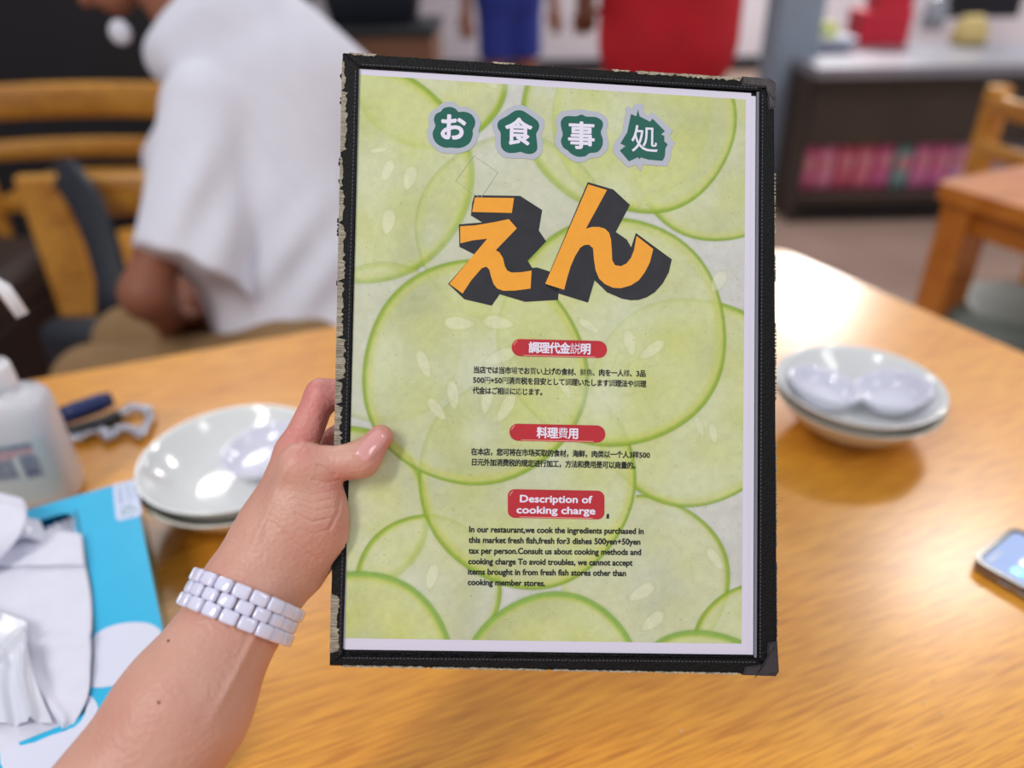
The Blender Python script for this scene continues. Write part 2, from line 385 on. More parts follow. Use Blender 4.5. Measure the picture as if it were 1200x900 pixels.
def paint(px, py):
    n1 = vnoise(px, py, 70, 1); n2 = vnoise(px, py, 24, 2); n3 = vnoise(px, py, 7, 3); n4 = vnoise(px, py, 2.2, 4)
    C = srgb(206, 208, 200)*(.94+.10*n2[:, None])
    for i, (cx, cy, r, al) in enumerate(SL):
        dx = px-cx; dy = py-cy; th = np.arctan2(dy, dx); rr = r*(1+.012*np.sin(3*th+i)+.008*np.sin(5*th+2*i)); d = np.hypot(dx, dy)/rr
        flesh = srgb(203, 211, 146)*(1-.5*np.clip(n1-.45, 0, 1))[:, None]+0
        core = np.exp(-(d/.33)**2)[:, None]; mid = np.exp(-((d-.55)/.22)**2)[:, None]
        yl = srgb(214, 214, 118); wh = srgb(218, 224, 200)
        c = flesh*(1-.35*core-.35*mid*n2[:, None])+wh*.35*core+yl*.35*mid*n2[:, None]
        pale = np.clip((vnoise(px+i*50, py, 46, 9)-.5)*2.2, 0, 1)[:, None]*.5; c = c*(1-pale)+srgb(214, 222, 196)*pale
        lobes = (np.cos(3*th+i*1.3)**2*np.exp(-((d-.5)/.2)**2))[:, None]*.45; c = c*(1-lobes)+srgb(192, 202, 96)*lobes
        edge = np.exp(-((d-.95)/.04)**2)[:, None]*.7; c = c*(1-edge)+srgb(194, 202, 70)*edge
        a = np.clip((1-d)*rr/1.2, 0, 1)[:, None]*al; C = C*(1-a)+c*a
        fade = 1.0
        if i == 3: fade = np.where(dx > 20, .15, 1)[:, None]
        if i == 4: fade = np.where(dx < -20, .22, 1)[:, None]
        if i in (5, 11): fade = .3
        if i == 8: fade = np.where(dx < -10, .12, 1)[:, None]
        wd = 2.5+(1.3 if i >= 15 else .5*np.sin(th*2+i))+(1.0 if i in (0, 1, 3, 6) else 0)
        rim = np.exp(-(((d-1)*rr+wd*.7)/wd)**2)[:, None]*.95*fade; C = C*(1-rim)+(srgb(144, 174, 30) if i < 15 else srgb(132, 176, 70))*rim
        dk = np.exp(-(((d-1)*rr+.2)/.8)**2)[:, None]*.6*fade; C = C*(1-dk)+srgb(112, 146, 22)*dk
    seeds = [(512, 480, 17, 6.5, 52), (531, 463, 18, 7, 82), (571, 468, 18, 7.5, 100), (593, 478, 20, 7.5, 120), (538, 379, 19, 8, 4), (584, 378, 19, 8, 8), (497, 427, 18, 7, 70), (586, 418, 21, 8, 158),
             (454, 200, 14, 6.5, 110), (480, 209, 15, 8, 105), (443, 176, 11, 3, -8), (764, 410, 18, 7, 145), (738, 402, 16, 7, 80), (506, 676, 16, 7, 105), (752, 694, 18, 8, 150), (765, 728, 17, 8, 140), (704, 330, 14, 6, 60),
             (690, 382, 15, 5, 35), (662, 455, 14, 5, 60), (842, 330, 14, 8, 120), (836, 508, 13, 5, 80), (820, 500, 13, 4, 70), (575, 96, 12, 6, 40), (455, 260, 16, 8, 100), (838, 655, 16, 6, 55)]
    for (cx, cy, a, b, ang) in seeds:
        t = math.radians(ang); dx = px-cx; dy = py-cy; u = dx*math.cos(t)+dy*math.sin(t); v = -dx*math.sin(t)+dy*math.cos(t)
        b2 = b*(1-.25*u/a); e = np.hypot(u/a, v/np.maximum(b2, 1)); f = (np.clip((1-e)*4, 0, 1)*.5)[:, None]; C = C*(1-f)+srgb(228, 230, 196)*f
        o_ = (np.exp(-((e-1)/.12)**2)*.18)[:, None]; C = C*(1-o_)+srgb(168, 180, 96)*o_
    for (cx, cy, r, s) in ((562, 508, 26, .5), (704, 468, 28, .55), (570, 430, 20, .3), (820, 560, 30, .3), (650, 95, 25, .3), (600, 98, 9, .6)):
        g = (np.exp(-(((px-cx)**2+(py-cy)**2)/r**2))*s)[:, None]; C = C*(1-g)+srgb(220, 226, 208)*g
    for k in range(9):                                          # fibres running out of the cores
        for (cx, cy) in ((562, 508), (704, 468)):
            a = math.radians(-170+k*20); u = (px-cx)*math.cos(a)+(py-cy)*math.sin(a); v = -(px-cx)*math.sin(a)+(py-cy)*math.cos(a)
            g = (np.exp(-(v/1.3)**2)*np.clip((u-18)/10, 0, 1)*np.clip((70-u)/20, 0, 1)*.22)[:, None]; C = C*(1-g)+srgb(178, 192, 92)*g
    C = C*(.93+.09*n3+.06*n4)[:, None]
    sp = (vnoise(px, py, 1.6, 12) > .965) & (vnoise(px, py, 60, 13) > .35)
    C[sp] *= .62
    return np.clip(C, 0, 1)
NU, NV = 430, 610
q = [np.array(mp(*p)) for p in ((421.5, 88), (873.5, 117), (868.5, 754), (404, 747.5))]
s_, t_ = np.meshgrid(np.linspace(0, 1, NU), np.linspace(0, 1, NV)); s_ = s_.ravel()[:, None]; t_ = t_.ravel()[:, None]
XY = (q[0]*(1-s_)+q[1]*s_)*(1-t_)+(q[3]*(1-s_)+q[2]*s_)*t_
V = np.concatenate([XY, np.full((len(XY), 1), .0005)], 1)
ppx, ppy, _ = pix(mworld(V)); colr = paint(ppx, ppy)
I = np.arange(NU*NV).reshape(NV, NU); Fq = np.stack([I[1:, :-1], I[1:, 1:], I[:-1, 1:], I[:-1, :-1]], -1).reshape(-1, 4)
me = bpy.data.meshes.new('printed_picture'); me.vertices.add(len(V)); me.vertices.foreach_set('co', V.astype(np.float32).ravel())
me.loops.add(len(Fq)*4); me.loops.foreach_set('vertex_index', Fq.astype(np.int32).ravel()); me.polygons.add(len(Fq))
me.polygons.foreach_set('loop_start', np.arange(0, len(Fq)*4, 4, dtype=np.int32)); me.update(calc_edges=True)
ca = me.color_attributes.new('print', 'FLOAT_COLOR', 'POINT'); ca.data.foreach_set('color', np.concatenate([colr, np.ones((len(V), 1))], 1).astype(np.float32).ravel())
M_print = mat('laminated_print', (210, 215, 160), .42, coat=.25, bump=.12, bscale=260); b = M_print.node_tree.nodes['Principled BSDF']
an = M_print.node_tree.nodes.new('ShaderNodeVertexColor'); an.layer_name = 'print'; M_print.node_tree.links.new(an.outputs[0], b.inputs['Base Color'])
link('printed_picture', me, M_print, menu)['label'] = 'print of overlapping translucent green cucumber slices'

# ---- lettering
M_green = mat('green_ink', (8, 98, 82), .35, var=.12, vscale=300, coat=.4); M_halo = mat('pale_ink', (184, 190, 202), .35, coat=.4)
M_orangeink = mat('orange_ink', (250, 170, 44), .35, var=.05, vscale=200, coat=.4); M_blackink = mat('dark_ink', (24, 23, 30), .4, rgb2=(34, 33, 42), vscale=150, coat=.4)
M_ink = mat('black_ink', (16, 18, 16), .4, coat=.4); M_white = mat('white_ink', (236, 232, 250), .35, coat=.4)
M_red = mat('red_ink', (196, 34, 44), .35, var=.15, vscale=60, coat=.4); M_redlight = mat('pink_ink', (236, 150, 140), .35)
def flat(name, loops, z, material, parent=menu, sm=0, sc=1, off=(0, 0), h=.0001):
    bm = bmesh.new()
    for pts in loops:
        P = [(p[0]/sc+off[0], p[1]/sc+off[1]) for p in pts]
        if sm: P = smooth_loop(P, sm)
        slab(bm, [mp(*p) for p in P], z, z+h)
    return obj(name, bm, material, parent)
z1 = dict(sc=8, off=(490, 105)); z2 = dict(sc=7.5, off=(640, 105))
BL = [([(300, 168), (350, 185), (378, 215), (430, 213), (495, 235), (532, 290), (530, 345), (510, 385), (512, 430), (485, 500), (430, 540), (370, 552), (310, 547), (250, 548), (190, 522), (150, 475), (137, 410), (163, 345), (148, 290), (168, 235), (215, 210), (240, 180)],
       [(300, 118), (350, 130), (385, 165), (440, 165), (520, 200), (575, 270), (585, 330), (567, 390), (567, 440), (530, 520), (470, 575), (380, 602), (300, 603), (220, 595), (150, 550), (95, 480), (85, 400), (105, 340), (98, 280), (120, 215), (180, 175), (230, 130)], z1, 3),
      ([(940, 200), (985, 207), (1060, 255), (1125, 310), (1130, 370), (1105, 420), (1113, 500), (1112, 570), (1065, 606), (1000, 602), (960, 588), (900, 598), (830, 593), (782, 550), (773, 480), (772, 410), (745, 360), (755, 300), (830, 255), (900, 208)],
       [(940, 150), (1000, 160), (1090, 215), (1172, 280), (1180, 350), (1152, 430), (1166, 510), (1155, 600), (1090, 658), (1000, 648), (900, 648), (800, 635), (742, 580), (725, 500), (725, 430), (695, 360), (705, 290), (780, 230), (870, 165)], z1, 3),
      ([(310, 225), (350, 242), (440, 248), (492, 285), (495, 330), (477, 380), (495, 440), (490, 500), (450, 552), (380, 562), (340, 590), (270, 592), (215, 565), (190, 540), (150, 512), (128, 455), (145, 400), (130, 330), (130, 280), (170, 240), (260, 240)],
       [(300, 178), (370, 190), (460, 205), (525, 245), (542, 310), (525, 380), (545, 450), (535, 530), (470, 595), (390, 607), (330, 637), (260, 640), (190, 605), (130, 555), (82, 490), (78, 420), (95, 360), (82, 290), (105, 220), (170, 190)], z2, 3),
      ([(805, 182), (818, 240), (910, 287), (932, 260), (1040, 370), (1005, 400), (1035, 410), (1035, 460), (1065, 485), (1045, 520), (1040, 590), (1020, 630), (900, 620), (830, 600), (815, 617), (805, 598), (725, 634), (645, 540), (695, 500), (650, 478), (710, 380), (743, 220), (790, 240)],
       [(775, 130), (850, 130), (857, 198), (890, 235), (930, 200), (1112, 365), (1085, 400), (1095, 450), (1130, 465), (1095, 540), (1088, 620), (1055, 678), (850, 662), (825, 722), (785, 662), (715, 690), (588, 560), (585, 490), (668, 380), (705, 150), (752, 172)], z2, 0)]
for g, hl, kw, sm in BL:
    p = flat('badge', [hl], .00062, M_halo, sm=sm, **kw); flat('badge_fill', [g], .00074, M_green, p, sm=sm, **kw)
kw = dict(sc=4.2857, off=(515, 205))
EN_D = [[(176, 104), (405, 107), (515, 178), (498, 280), (535, 335), (442, 432), (465, 468), (490, 466), (550, 485), (600, 560), (594, 628), (430, 638), (302, 600), (262, 657), (125, 625), (44, 548), (175, 400), (100, 362), (98, 250), (215, 240), (158, 205), (165, 140)],
        [(744, 38), (872, 75), (955, 152), (884, 288), (938, 325), (962, 365), (985, 293), (1165, 425), (1150, 490), (1120, 545), (1080, 590), (1040, 615), (1000, 628), (960, 630), (915, 622), (840, 590), (778, 530), (745, 642), (600, 597), (526, 552), (625, 320)]]
EN_O = [[(178, 116), (374, 118), (363, 193), (164, 188)],
        [(104, 260), (180, 255), (270, 240), (348, 224), (388, 270), (282, 380), (300, 390), (318, 418), (328, 460), (340, 482), (362, 492), (410, 490), (462, 482), (457, 572), (380, 582), (320, 583), (290, 572), (272, 550), (260, 515), (250, 478), (235, 462), (212, 470), (160, 530), (116, 597), (50, 548), (240, 322), (170, 330), (105, 345)],
        [(746, 50), (840, 78), (734, 272), (765, 263), (800, 263), (830, 272), (850, 292), (860, 325), (864, 380), (866, 430), (880, 455), (910, 460), (938, 446), (960, 418), (975, 380), (988, 308), (1072, 374), (1055, 440), (1030, 490), (1000, 530), (960, 556), (910, 570), (870, 568), (830, 550), (800, 522), (783, 480), (775, 430), (770, 370), (750, 352), (725, 354), (705, 368), (680, 410), (658, 460), (640, 520), (625, 578), (530, 548)]]
p = flat('lettering', EN_D, .00062, M_blackink, **kw); p['label'] = 'dark block shadow of the two big letters'
p = flat('lettering', EN_O, .00076, M_orangeink, **kw); p['label'] = 'large orange hiragana letters reading en'
# glyph outlines come from the built-in font
_gc = {}
def glyphs(s, bold, sz=1.0):
    key = (s, bold)
    if key not in _gc:
        cu = bpy.data.curves.new('t', 'FONT'); cu.body = s; cu.size = 1; cu.resolution_u = 3; o = bpy.data.objects.new('t', cu); COL.objects.link(o)
        dg = bpy.context.evaluated_depsgraph_get(); me = bpy.data.meshes.new_from_object(o.evaluated_get(dg))
        V = np.array([v.co[:2] for v in me.vertices]).reshape(-1, 2); Fs = [tuple(p_.vertices) for p_ in me.polygons]
        bpy.data.objects.remove(o); bpy.data.meshes.remove(me)
        if bold and len(V):                                  # heavier weight: shifted copies laid over each other
            n_ = len(V); sh_ = [(0, 0)]+[(bold*math.cos(k*math.pi/3), bold*math.sin(k*math.pi/3)) for k in range(6)]
            Fs = [tuple(i+k*n_ for i in f_) for k in range(len(sh_)) for f_ in Fs]; V = np.concatenate([np.concatenate([V+np.array(q_), np.full((n_, 1), k*4e-6)], 1) for k, q_ in enumerate(sh_)])
        elif len(V): V = np.concatenate([V, np.zeros((len(V), 1))], 1)
        _gc[key] = (V, Fs)
    return _gc[key]
REF = glyphs('国', 0)[0]; RC0 = (REF.min(0)+REF.max(0))/2; RS = float((REF.max(0)-REF.min(0))[:2].max())
def place(parts, name, material, z, parent):
    V = []; Fs = []
    for v, f in parts:
        k = len(V); V += [(a, b_, z+c_) for a, b_, c_ in v]; Fs += [tuple(i+k for i in ff) for ff in f]
    return pyobj(name, V, Fs, material, parent)
def cjk(text, P0, P1, h_px, material, z=.00066, bold=.030, thin='', parent=menu, cell=.92, plane=mp, unit=None):
    """full-width line between the photo points P0 and P1 (vertical centres)"""
    a = np.array(plane(*P0)); b_ = np.array(plane(*P1)); d = b_-a; L = np.linalg.norm(d); d /= L; up = np.array([-d[1], d[0]])
    ws = [.6 if c in '0123456789+' else 1 for c in text]; tot = sum(ws); pitch = L/tot; hh = h_px*L/np.hypot(P1[0]-P0[0], P1[1]-P0[1])
    x = 0; parts = []
    for c, w_ in zip(text, ws):
        V, Fs = glyphs(c, 0 if c in thin else bold)
        if len(V):
            if w_ < 1: cx = (V[:, 0].min()+V[:, 0].max())/2; k = pitch/RS*1.0
            else: cx = RC0[0]; k = pitch*cell/RS
            ky = hh/RS
            W = a+((x+w_/2)*pitch+(V[:, :1]-cx)*k)*d+((V[:, 1:2]-RC0[1])*ky)*up
            parts.append((np.concatenate([W, V[:, 2:3]], 1), Fs))
        x += w_
    return place(parts, 'printed_text', material, z, parent)
def latin(text, P0, P1, cap_px, material, z=.00066, bold=.018, parent=menu):
    V, Fs = glyphs(text, bold); a = np.array(mp(*P0)); b_ = np.array(mp(*P1)); d = b_-a; L = np.linalg.norm(d); d /= L; up = np.array([-d[1], d[0]])
    kx = L/(V[:, 0].max()-V[:, 0].min()); X = glyphs('H', bold)[0]; cap = X[:, 1].max()-X[:, 1].min(); hh = cap_px*L/np.hypot(P1[0]-P0[0], P1[1]-P0[1])
    W = a+((V[:, :1]-V[:, 0].min())*kx)*d+((V[:, 1:2]-X[:, 1].min())*(hh/cap))*up
    return place([(np.concatenate([W, V[:, 2:3]], 1), Fs)], 'printed_text', material, z, parent)
# badge characters
for c, (x, y), s, b_ in (('お', (530.5, 150.5), 31, .035), ('食', (607.5, 155.5), 31, .028), ('事', (681, 160), 31, .028), ('処', (755, 164), 31, .005)):
    cjk(c, (x-s/2, y-s*.02), (x+s/2, y+s*.02), s*.95, M_white, .0009, b_)
def pill(x0, x1, y0, y1, tilt, r):
    pts = []
    for (cx, cy, a0) in ((x1-r, y0+r, -90), (x1-r, y1-r, 0), (x0+r, y1-r, 90), (x0+r, y0+r, 180)):
        for k in range(7):
            a = math.radians(a0+15*k); X = cx+r*math.cos(a); pts.append((X, cy+r*math.sin(a)+(X-(x0+x1)/2)*tilt))
    flat('heading_plate', [pts], .00062, M_red)
    hl = [((x0+x1)/2+(X-(x0+x1)/2)*.9, y1-1.6+(X-(x0+x1)/2)*tilt*.9) for X in (x0+8, x1-8)]
    flat('plate_highlight', [[(hl[0][0], hl[0][1]), (hl[1][0], hl[1][1]), (hl[1][0]-2, hl[1][1]+1.0), (hl[0][0]+2, hl[0][1]+1.0)]], .00074, M_redlight)
    flat('plate_highlight', [[(x0+2, y0+7.5-tilt*50), (x0+3, y0+4.5-tilt*50), (x0+6, y0+2-tilt*50), (x0+6.5, y0+2.8-tilt*50), (x0+4, y0+5-tilt*50), (x0+2.8, y0+7.7-tilt*50)]], .00074, M_redlight)
pill(599.6, 711, 398.5, 418.5, .024, 9.8); pill(597, 709, 497.5, 517.5, .022, 9.8); pill(595, 708, 574, 607.5, .018, 8)
cjk('調理代金説明', (619.5, 407.4), (692, 409.4), 12, M_white, .00078, .035, '説')
cjk('料理費用', (629, 507), (678, 508.2), 12, M_white, .00078, .035, '費')
latin('Description of', (609, 588.4), (694, 589.6), 8.6, M_white, .00078, .03)
latin('cooking charge', (605, 601.3), (697.4, 602.8), 8.6, M_white, .00078, .03)
TH = '場買鮮魚様円費調談応'
cjk('当店では当市場でお買い上げの食材、鮮魚、肉を一人様、3品', (554.5, 433.4), (756.5, 438), 7.6, M_ink, thin=TH)
cjk('500円+50円消費税を目安として調理いたします調理法や調理', (554, 445.2), (757, 450.2), 7.6, M_ink, thin=TH)
cjk('代金はご相談に応じます。', (554, 457.6), (640, 459.8), 7.6, M_ink, thin=TH)
cjk('在本店，您可将在市场买取的食材，海鲜，肉类以一个人3样500', (552, 529.2), (761.5, 533.4), 7.6, M_ink)
cjk('日元外加消费税的规定进行加工，方法和费用是可以商量的。', (552, 541.4), (749, 545.6), 7.6, M_ink)
for s, x0, x1, y0, y1 in (('In our restaurant,we cook the ingredients purchased in', 549.6, 754, 623.6, 625.8), ('this market fresh fish,fresh for3 dishes 500yen+50yen', 549, 750.2, 636, 638.3),
        ('tax per person.Consult us about cooking methods and', 549, 751, 648.6, 650.4), ('cooking charge To avoid troubles, we cannot accept', 548.6, 741, 661, 662.8),
        ('items brought in from fresh fish stores other than', 548.2, 733.4, 673.2, 675), ('cooking member stores.', 548, 638.8, 685.4, 686.8)):
    latin(s, (x0, y0), (x1, y1), 7.2, M_ink, bold=.036)
flat('printed_mark', [[(711, 602), (713.4, 602), (713.4, 607.4), (710.2, 607.4)]], .00066, M_ink)
# hairline outline of a scratched square beside the badges
bm = bmesh.new()
dm = [(555, 182.5), (583.5, 202), (563, 233), (534, 212), (555, 182.5)]
tube(bm, [(*mp(*p), .0007) for p in dm], .00016, 5); obj('scratch', bm, mat('scratch_line', (214, 216, 190), .3), menu)

# ------------------------------------------------------------------ hand and forearm
def hp(x, y, dz): return at(x, y, d=.394+dz)
H = Field(); K = .012
H.rc(at(79, 1030, d=.335), hp(214, 830, -.036), .0365, .0288, K)                     # forearm
H.rc(hp(214, 830, -.036), hp(294, 694, -.010), .0288, .0226, K)
H.rc(hp(294, 694, -.010), hp(330, 628, .002), .0226, .0222, K)
H.rc(hp(330, 628, .002), hp(345, 572, .012), .0215, .0130, K)                        # palm
H.rc(hp(336, 640, -.004), hp(372, 612, -.004), .0165, .0130, K)                       # thenar
H.rc(hp(356, 590, -.006), hp(374, 570, -.008), .0150, .0105, .012)
H.rc(hp(368, 615, -.003), hp(379, 600, -.006), .0125, .0100, .012)
H.rc(hp(352, 665, .000), hp(386, 628, .000), .0125, .0090, .012)                      # heel
H.rc(hp(333, 640, -.006), hp(354, 546, -.010), .0100, .0108, .008)                    # first metacarpal
H.rc(hp(354, 546, -.010), hp(408, 541, -.0085), .0108, .0078, .006)                   # thumb
H.rc(hp(408, 541, -.0085), hp(424, 538, -.0085), .0078, .0082, .004)
H.rc(hp(424, 538, -.0085), hp(446, 512, -.0062), .0080, .0062, .006)
def finger(pts, rs, k=.005):
    for a, b_, ra, rb in zip(pts, pts[1:], rs, rs[1:]): H.rc(hp(*a), hp(*b_), ra, rb, k)
H.rc(hp(333, 600, .008), hp(346, 532, .010), .0150, .0102, .010)
finger([(346, 532, .010), (377, 463, .0185), (412, 461, .0195), (446, 478, .0175)], [.0102, .0080, .0076, .0068])
finger([(350, 550, .024), (400, 518, .032), (438, 508, .022), (466, 520, .0180)], [.0110, .0090, .0080, .0068])
finger([(352, 580, .030), (404, 552, .034), (442, 550, .023), (468, 556, .0180)], [.0105, .0088, .0078, .0066])
finger([(352, 612, .028), (398, 594, .033), (430, 592, .023), (452, 596, .0175)], [.0100, .0078, .0070, .0060])
H.rc(hp(350, 555, .020), hp(356, 618, .024), .0120, .0115, .010)
GROOVES = [([(372, 545), (382, 549), (392, 557)], .0007, 1.5), ([(384, 537), (391, 545), (394, 556)], .0004, 1.3), ([(366, 562), (384, 566), (397, 562)], .0004, 1.4), ([(350, 592), (370, 599), (394, 594)], .0004, 1.2), ([(346, 602), (366, 612), (390, 606)], .0005, 1.3),
           ([(345, 584), (365, 590), (392, 584)], .0003, 1.2), ([(344, 575), (365, 580), (395, 574)], .00025, 1.2), ([(320, 612), (345, 636), (374, 656)], .0004, 1.5), ([(350, 620), (368, 626), (386, 620)], .0004, 1.3), ([(386, 620), (396, 600), (399, 580)], .0008, 1.8),
           ([(414, 533), (420, 539), (423, 547)], .0004, 1.2), ([(419, 531), (425, 537), (428, 543)], .0003, 1.1), ([(404, 532), (409, 541), (409, 552)], .0002, 1.3), ([(340, 505), (356, 512), (378, 520)], .0005, 2.0), ([(381, 464), (388, 470), (396, 473)], .0005, 1.4), ([(350, 516), (346, 524), (338, 532)], .0004, 1.8)]
def grooves(P, D):
    x, y, z = pix(P); near = (z < .412) & (np.abs(D) < .004) & (x > 300)
    if not near.any(): return D
    X = x[near]; Y = y[near]; add = np.zeros(len(X))
    for pts, dep, wd in [(a_, b_*.75, c_*1.35) for a_, b_, c_ in GROOVES]:
        best = np.full(len(X), 1e9)
        for (ax, ay), (bx_, by) in zip(pts, pts[1:]):
            vx, vy = bx_-ax, by-ay; t = np.clip(((X-ax)*vx+(Y-ay)*vy)/(vx*vx+vy*vy), 0, 1); best = np.minimum(best, np.hypot(X-ax-t*vx, Y-ay-t*vy))
        add = np.maximum(add, dep*np.exp(-(best/wd)**2))-.25*dep*np.exp(-((best-wd*2.4)/wd)**2)
    D = D.copy(); D[near] += add; return D
def off_board(P, D):
    L = P-MO; x, y, z = L@MX, L@MY, L@MZ; xl = lx(450)
    e = np.array(mp(402, 64)); f = np.array(mp(387, 779)); xe = e[0]+(y-e[1])*(f[0]-e[0])/(f[1]-e[1])
    q = np.stack([xe-x, z-.0022, -.0066-z], 1).max(1); return np.maximum(D, -(q-.0003))
def veins(P, D):
    x, y, z = pix(P); t = np.exp(-(((x-300)-(y-745)*-.52)/6)**2)*np.clip((y-700)/30, 0, 1)*np.clip((860-y)/60, 0, 1)
    t2 = np.exp(-(((x-330)-(y-560)*-.42)/5)**2)*np.clip((y-540)/15, 0, 1)*np.clip((650-y)/30, 0, 1)
    return D-np.where(z < .40, .0010*t+.0009*t2, 0)
H.post = [grooves, veins, off_board]
person_hand = thing('person', 'person out of frame, bare left forearm and hand gripping the menu by its left edge', 'person', at(294, 694, d=.384))
inv = Matrix.Translation(-person_hand.location)
hand = H.mesh('arm_and_hand', .0021, M_skin, None, sub=2, pad=.006)
kv = len(hand.data.vertices); PV = np.empty(kv*3, np.float32); hand.data.vertices.foreach_get('co', PV); PV = PV.reshape(-1, 3); tint = np.zeros(kv)
for c_, r_, w_ in ((hp(452, 520, -.002), .011, .9), (hp(440, 540, -.004), .010, .6), (hp(372, 470, .012), .022, .55), (hp(352, 514, .004), .014, .5), (hp(395, 560, -.010), .010, .35), (hp(356, 530, -.018), .010, .35), (hp(392, 620, -.002), .016, .35)):
    tint = np.maximum(tint, w_*np.exp(-((PV-c_)**2).sum(1)/r_**2))
ca = hand.data.color_attributes.new('flush', 'FLOAT_COLOR', 'POINT'); ca.data.foreach_set('color', np.repeat(tint[:, None], 4, 1).astype(np.float32).ravel())
nt_ = M_skin.node_tree; vc = nt_.nodes.new('ShaderNodeVertexColor'); vc.layer_name = 'flush'; bs_ = nt_.nodes['Principled BSDF']; src = bs_.inputs['Base Color'].links[0].from_socket
mx_ = nt_.nodes.new('ShaderNodeMix'); mx_.data_type = 'RGBA'; mx_.inputs[7].default_value = (*lin((214, 104, 112)), 1); nt_.links.new(vc.outputs[0], mx_.inputs[0]); nt_.links.new(src, mx_.inputs[6]); nt_.links.new(mx_.outputs[2], bs_.inputs['Base Color'])
hand.parent = person_hand; hand.matrix_parent_inverse = inv
def child(o, parent):
    o.parent = parent; o.matrix_parent_inverse = Matrix.Translation(-parent.location); return o
# thumb nail, a curved plate on the back of the thumb tip
bm = bmesh.new(); NN = 12; grid = []
tipv = (hp(449, 508, 0)-hp(424, 538, 0)); tipv /= np.linalg.norm(tipv); vw = RC[2]; side = np.cross(tipv, vw); side /= np.linalg.norm(side)
cen = at(436.5, 520, d=.384)
def project_skin(P, d):
    for _ in range(14):
        f = H(P[None])[0]; P = P+d*(f*.8)
    return P
for i in range(NN+1):
    row = []
    for j in range(NN+1):
        u = (i/NN*2-1); v = (j/NN*2-1); v0 = v
        ww = .0047*math.sqrt(max(0, 1-(abs(u)**3.2)*(.45 if u < 0 else .55)))
        P = cen+tipv*(u*.0083)+side*(v*ww)-side*.0006-vw*.006
        P = project_skin(P, vw); rim_ = max(abs(u), abs(v))
        P = P-vw*(.0005 if rim_ < .95 else -.0002)
        row.append(bm.verts.new(P))
    grid.append(row)
for i in range(NN):
    for j in range(NN): bm.faces.new((grid[i][j], grid[i+1][j], grid[i+1][j+1], grid[i][j+1]))
nail = obj('thumbnail', bm, mat('nail', (228, 168, 162), .22, coat=.4, rgb2=(220, 152, 148), vscale=90), None, True); nail['label'] = 'glossy pink thumbnail'; child(nail, person_hand)
# two small moles
for x, y in ((197.5, 751), (186, 823)):
    P = at(x, y, d=.30)
    for _ in range(40): P = P+RC[2]*0+ (P-CAM)/np.linalg.norm(P-CAM)*H(P[None])[0]*.8
    bm = bmesh.new(); bmesh.ops.create_uvsphere(bm, u_segments=10, v_segments=6, radius=.0007); o = obj('mole', bm, mat('mole', (110, 62, 52), .5), None, True); o.location = P; child(o, person_hand)

# ------------------------------------------------------------------ bracelet of white ceramic links
N = RC.T@np.array([.34, -.86, .38]); N /= np.linalg.norm(N); CB = hp(289, 714, -.013)
U = np.cross(N, RC[2]); U /= np.linalg.norm(U); Wv = np.cross(N, U)
br = thing('bracelet', 'glossy white ceramic link bracelet around the wrist holding the menu', 'bracelet', CB)
M_ceramic = mat('white_ceramic', (226, 226, 248), .08, coat=.8)
me_link = None; n_l = 20
def wrist_r(a, off):
    d = U*math.cos(a)+Wv*math.sin(a); lo, hi = .01, .05; P0 = CB+N*off
    for _ in range(22):
        mid = (lo+hi)/2
        if H(np.array([P0+d*mid]))[0] < 0: lo = mid
        else: hi = mid
    return lo
rad = np.array([wrist_r(2*math.pi*k/88, 0) for k in range(88)]); rad = np.clip(rad, 0, .031)
for _ in range(6): rad = np.maximum(rad, (np.roll(rad, 1)+np.roll(rad, -1)+rad)/3)
bm = bmesh.new(); bx(bm, (0, 0, 0), (.0084, .0064, .0036), None, .0014, 3); ml = bpy.data.meshes.new('link'); bm.to_mesh(ml); bm.free()
bm = bmesh.new(); bx(bm, (0, 0, 0), (.0080, .0062, .0034), None, .0014, 3); ml2 = bpy.data.meshes.new('link'); bm.to_mesh(ml2); bm.free()
for row, off in enumerate((-.0061, 0, .0061)):
    for k in range(n_l):
        a = 2*math.pi*(k+(.5 if row == 1 else 0))/n_l; r = np.interp(a/(2*math.pi)*88, np.arange(89), np.append(rad, rad[0]))+.0017+(.0002 if row != 1 else 0)
        if row != 1: r += .0004
        d = U*math.cos(a)+Wv*math.sin(a); t = -U*math.sin(a)+Wv*math.cos(a)
        o = bpy.data.objects.new('link', ml if row != 1 else ml2); COL.objects.link(o); o.parent = br
        P = d*r+N*off; R = Matrix(((t[0], N[0], d[0], P[0]), (t[1], N[1], d[1], P[1]), (t[2], N[2], d[2], P[2]), (0, 0, 0, 1))); o.matrix_basis = R
        if o.data.materials == [] or len(o.data.materials) == 0: o.data.materials.append(M_ceramic)
for m_ in (ml, ml2): m_.polygons.foreach_set('use_smooth', [True]*len(m_.polygons))
# dark pin holes on the edge links facing the camera
ph = mat('pin_hole', (50, 44, 50), .5)
for k in range(n_l):
    a = 2*math.pi*k/n_l; r = np.interp(a/(2*math.pi)*88, np.arange(89), np.append(rad, rad[0]))+.0021
    d = U*math.cos(a)+Wv*math.sin(a); bm = bmesh.new(); bmesh.ops.create_uvsphere(bm, u_segments=8, v_segments=5, radius=.0005)
    o = obj('pin', bm, ph, br, True); o.location = tuple(d*(r-.0006)-N*.0084)
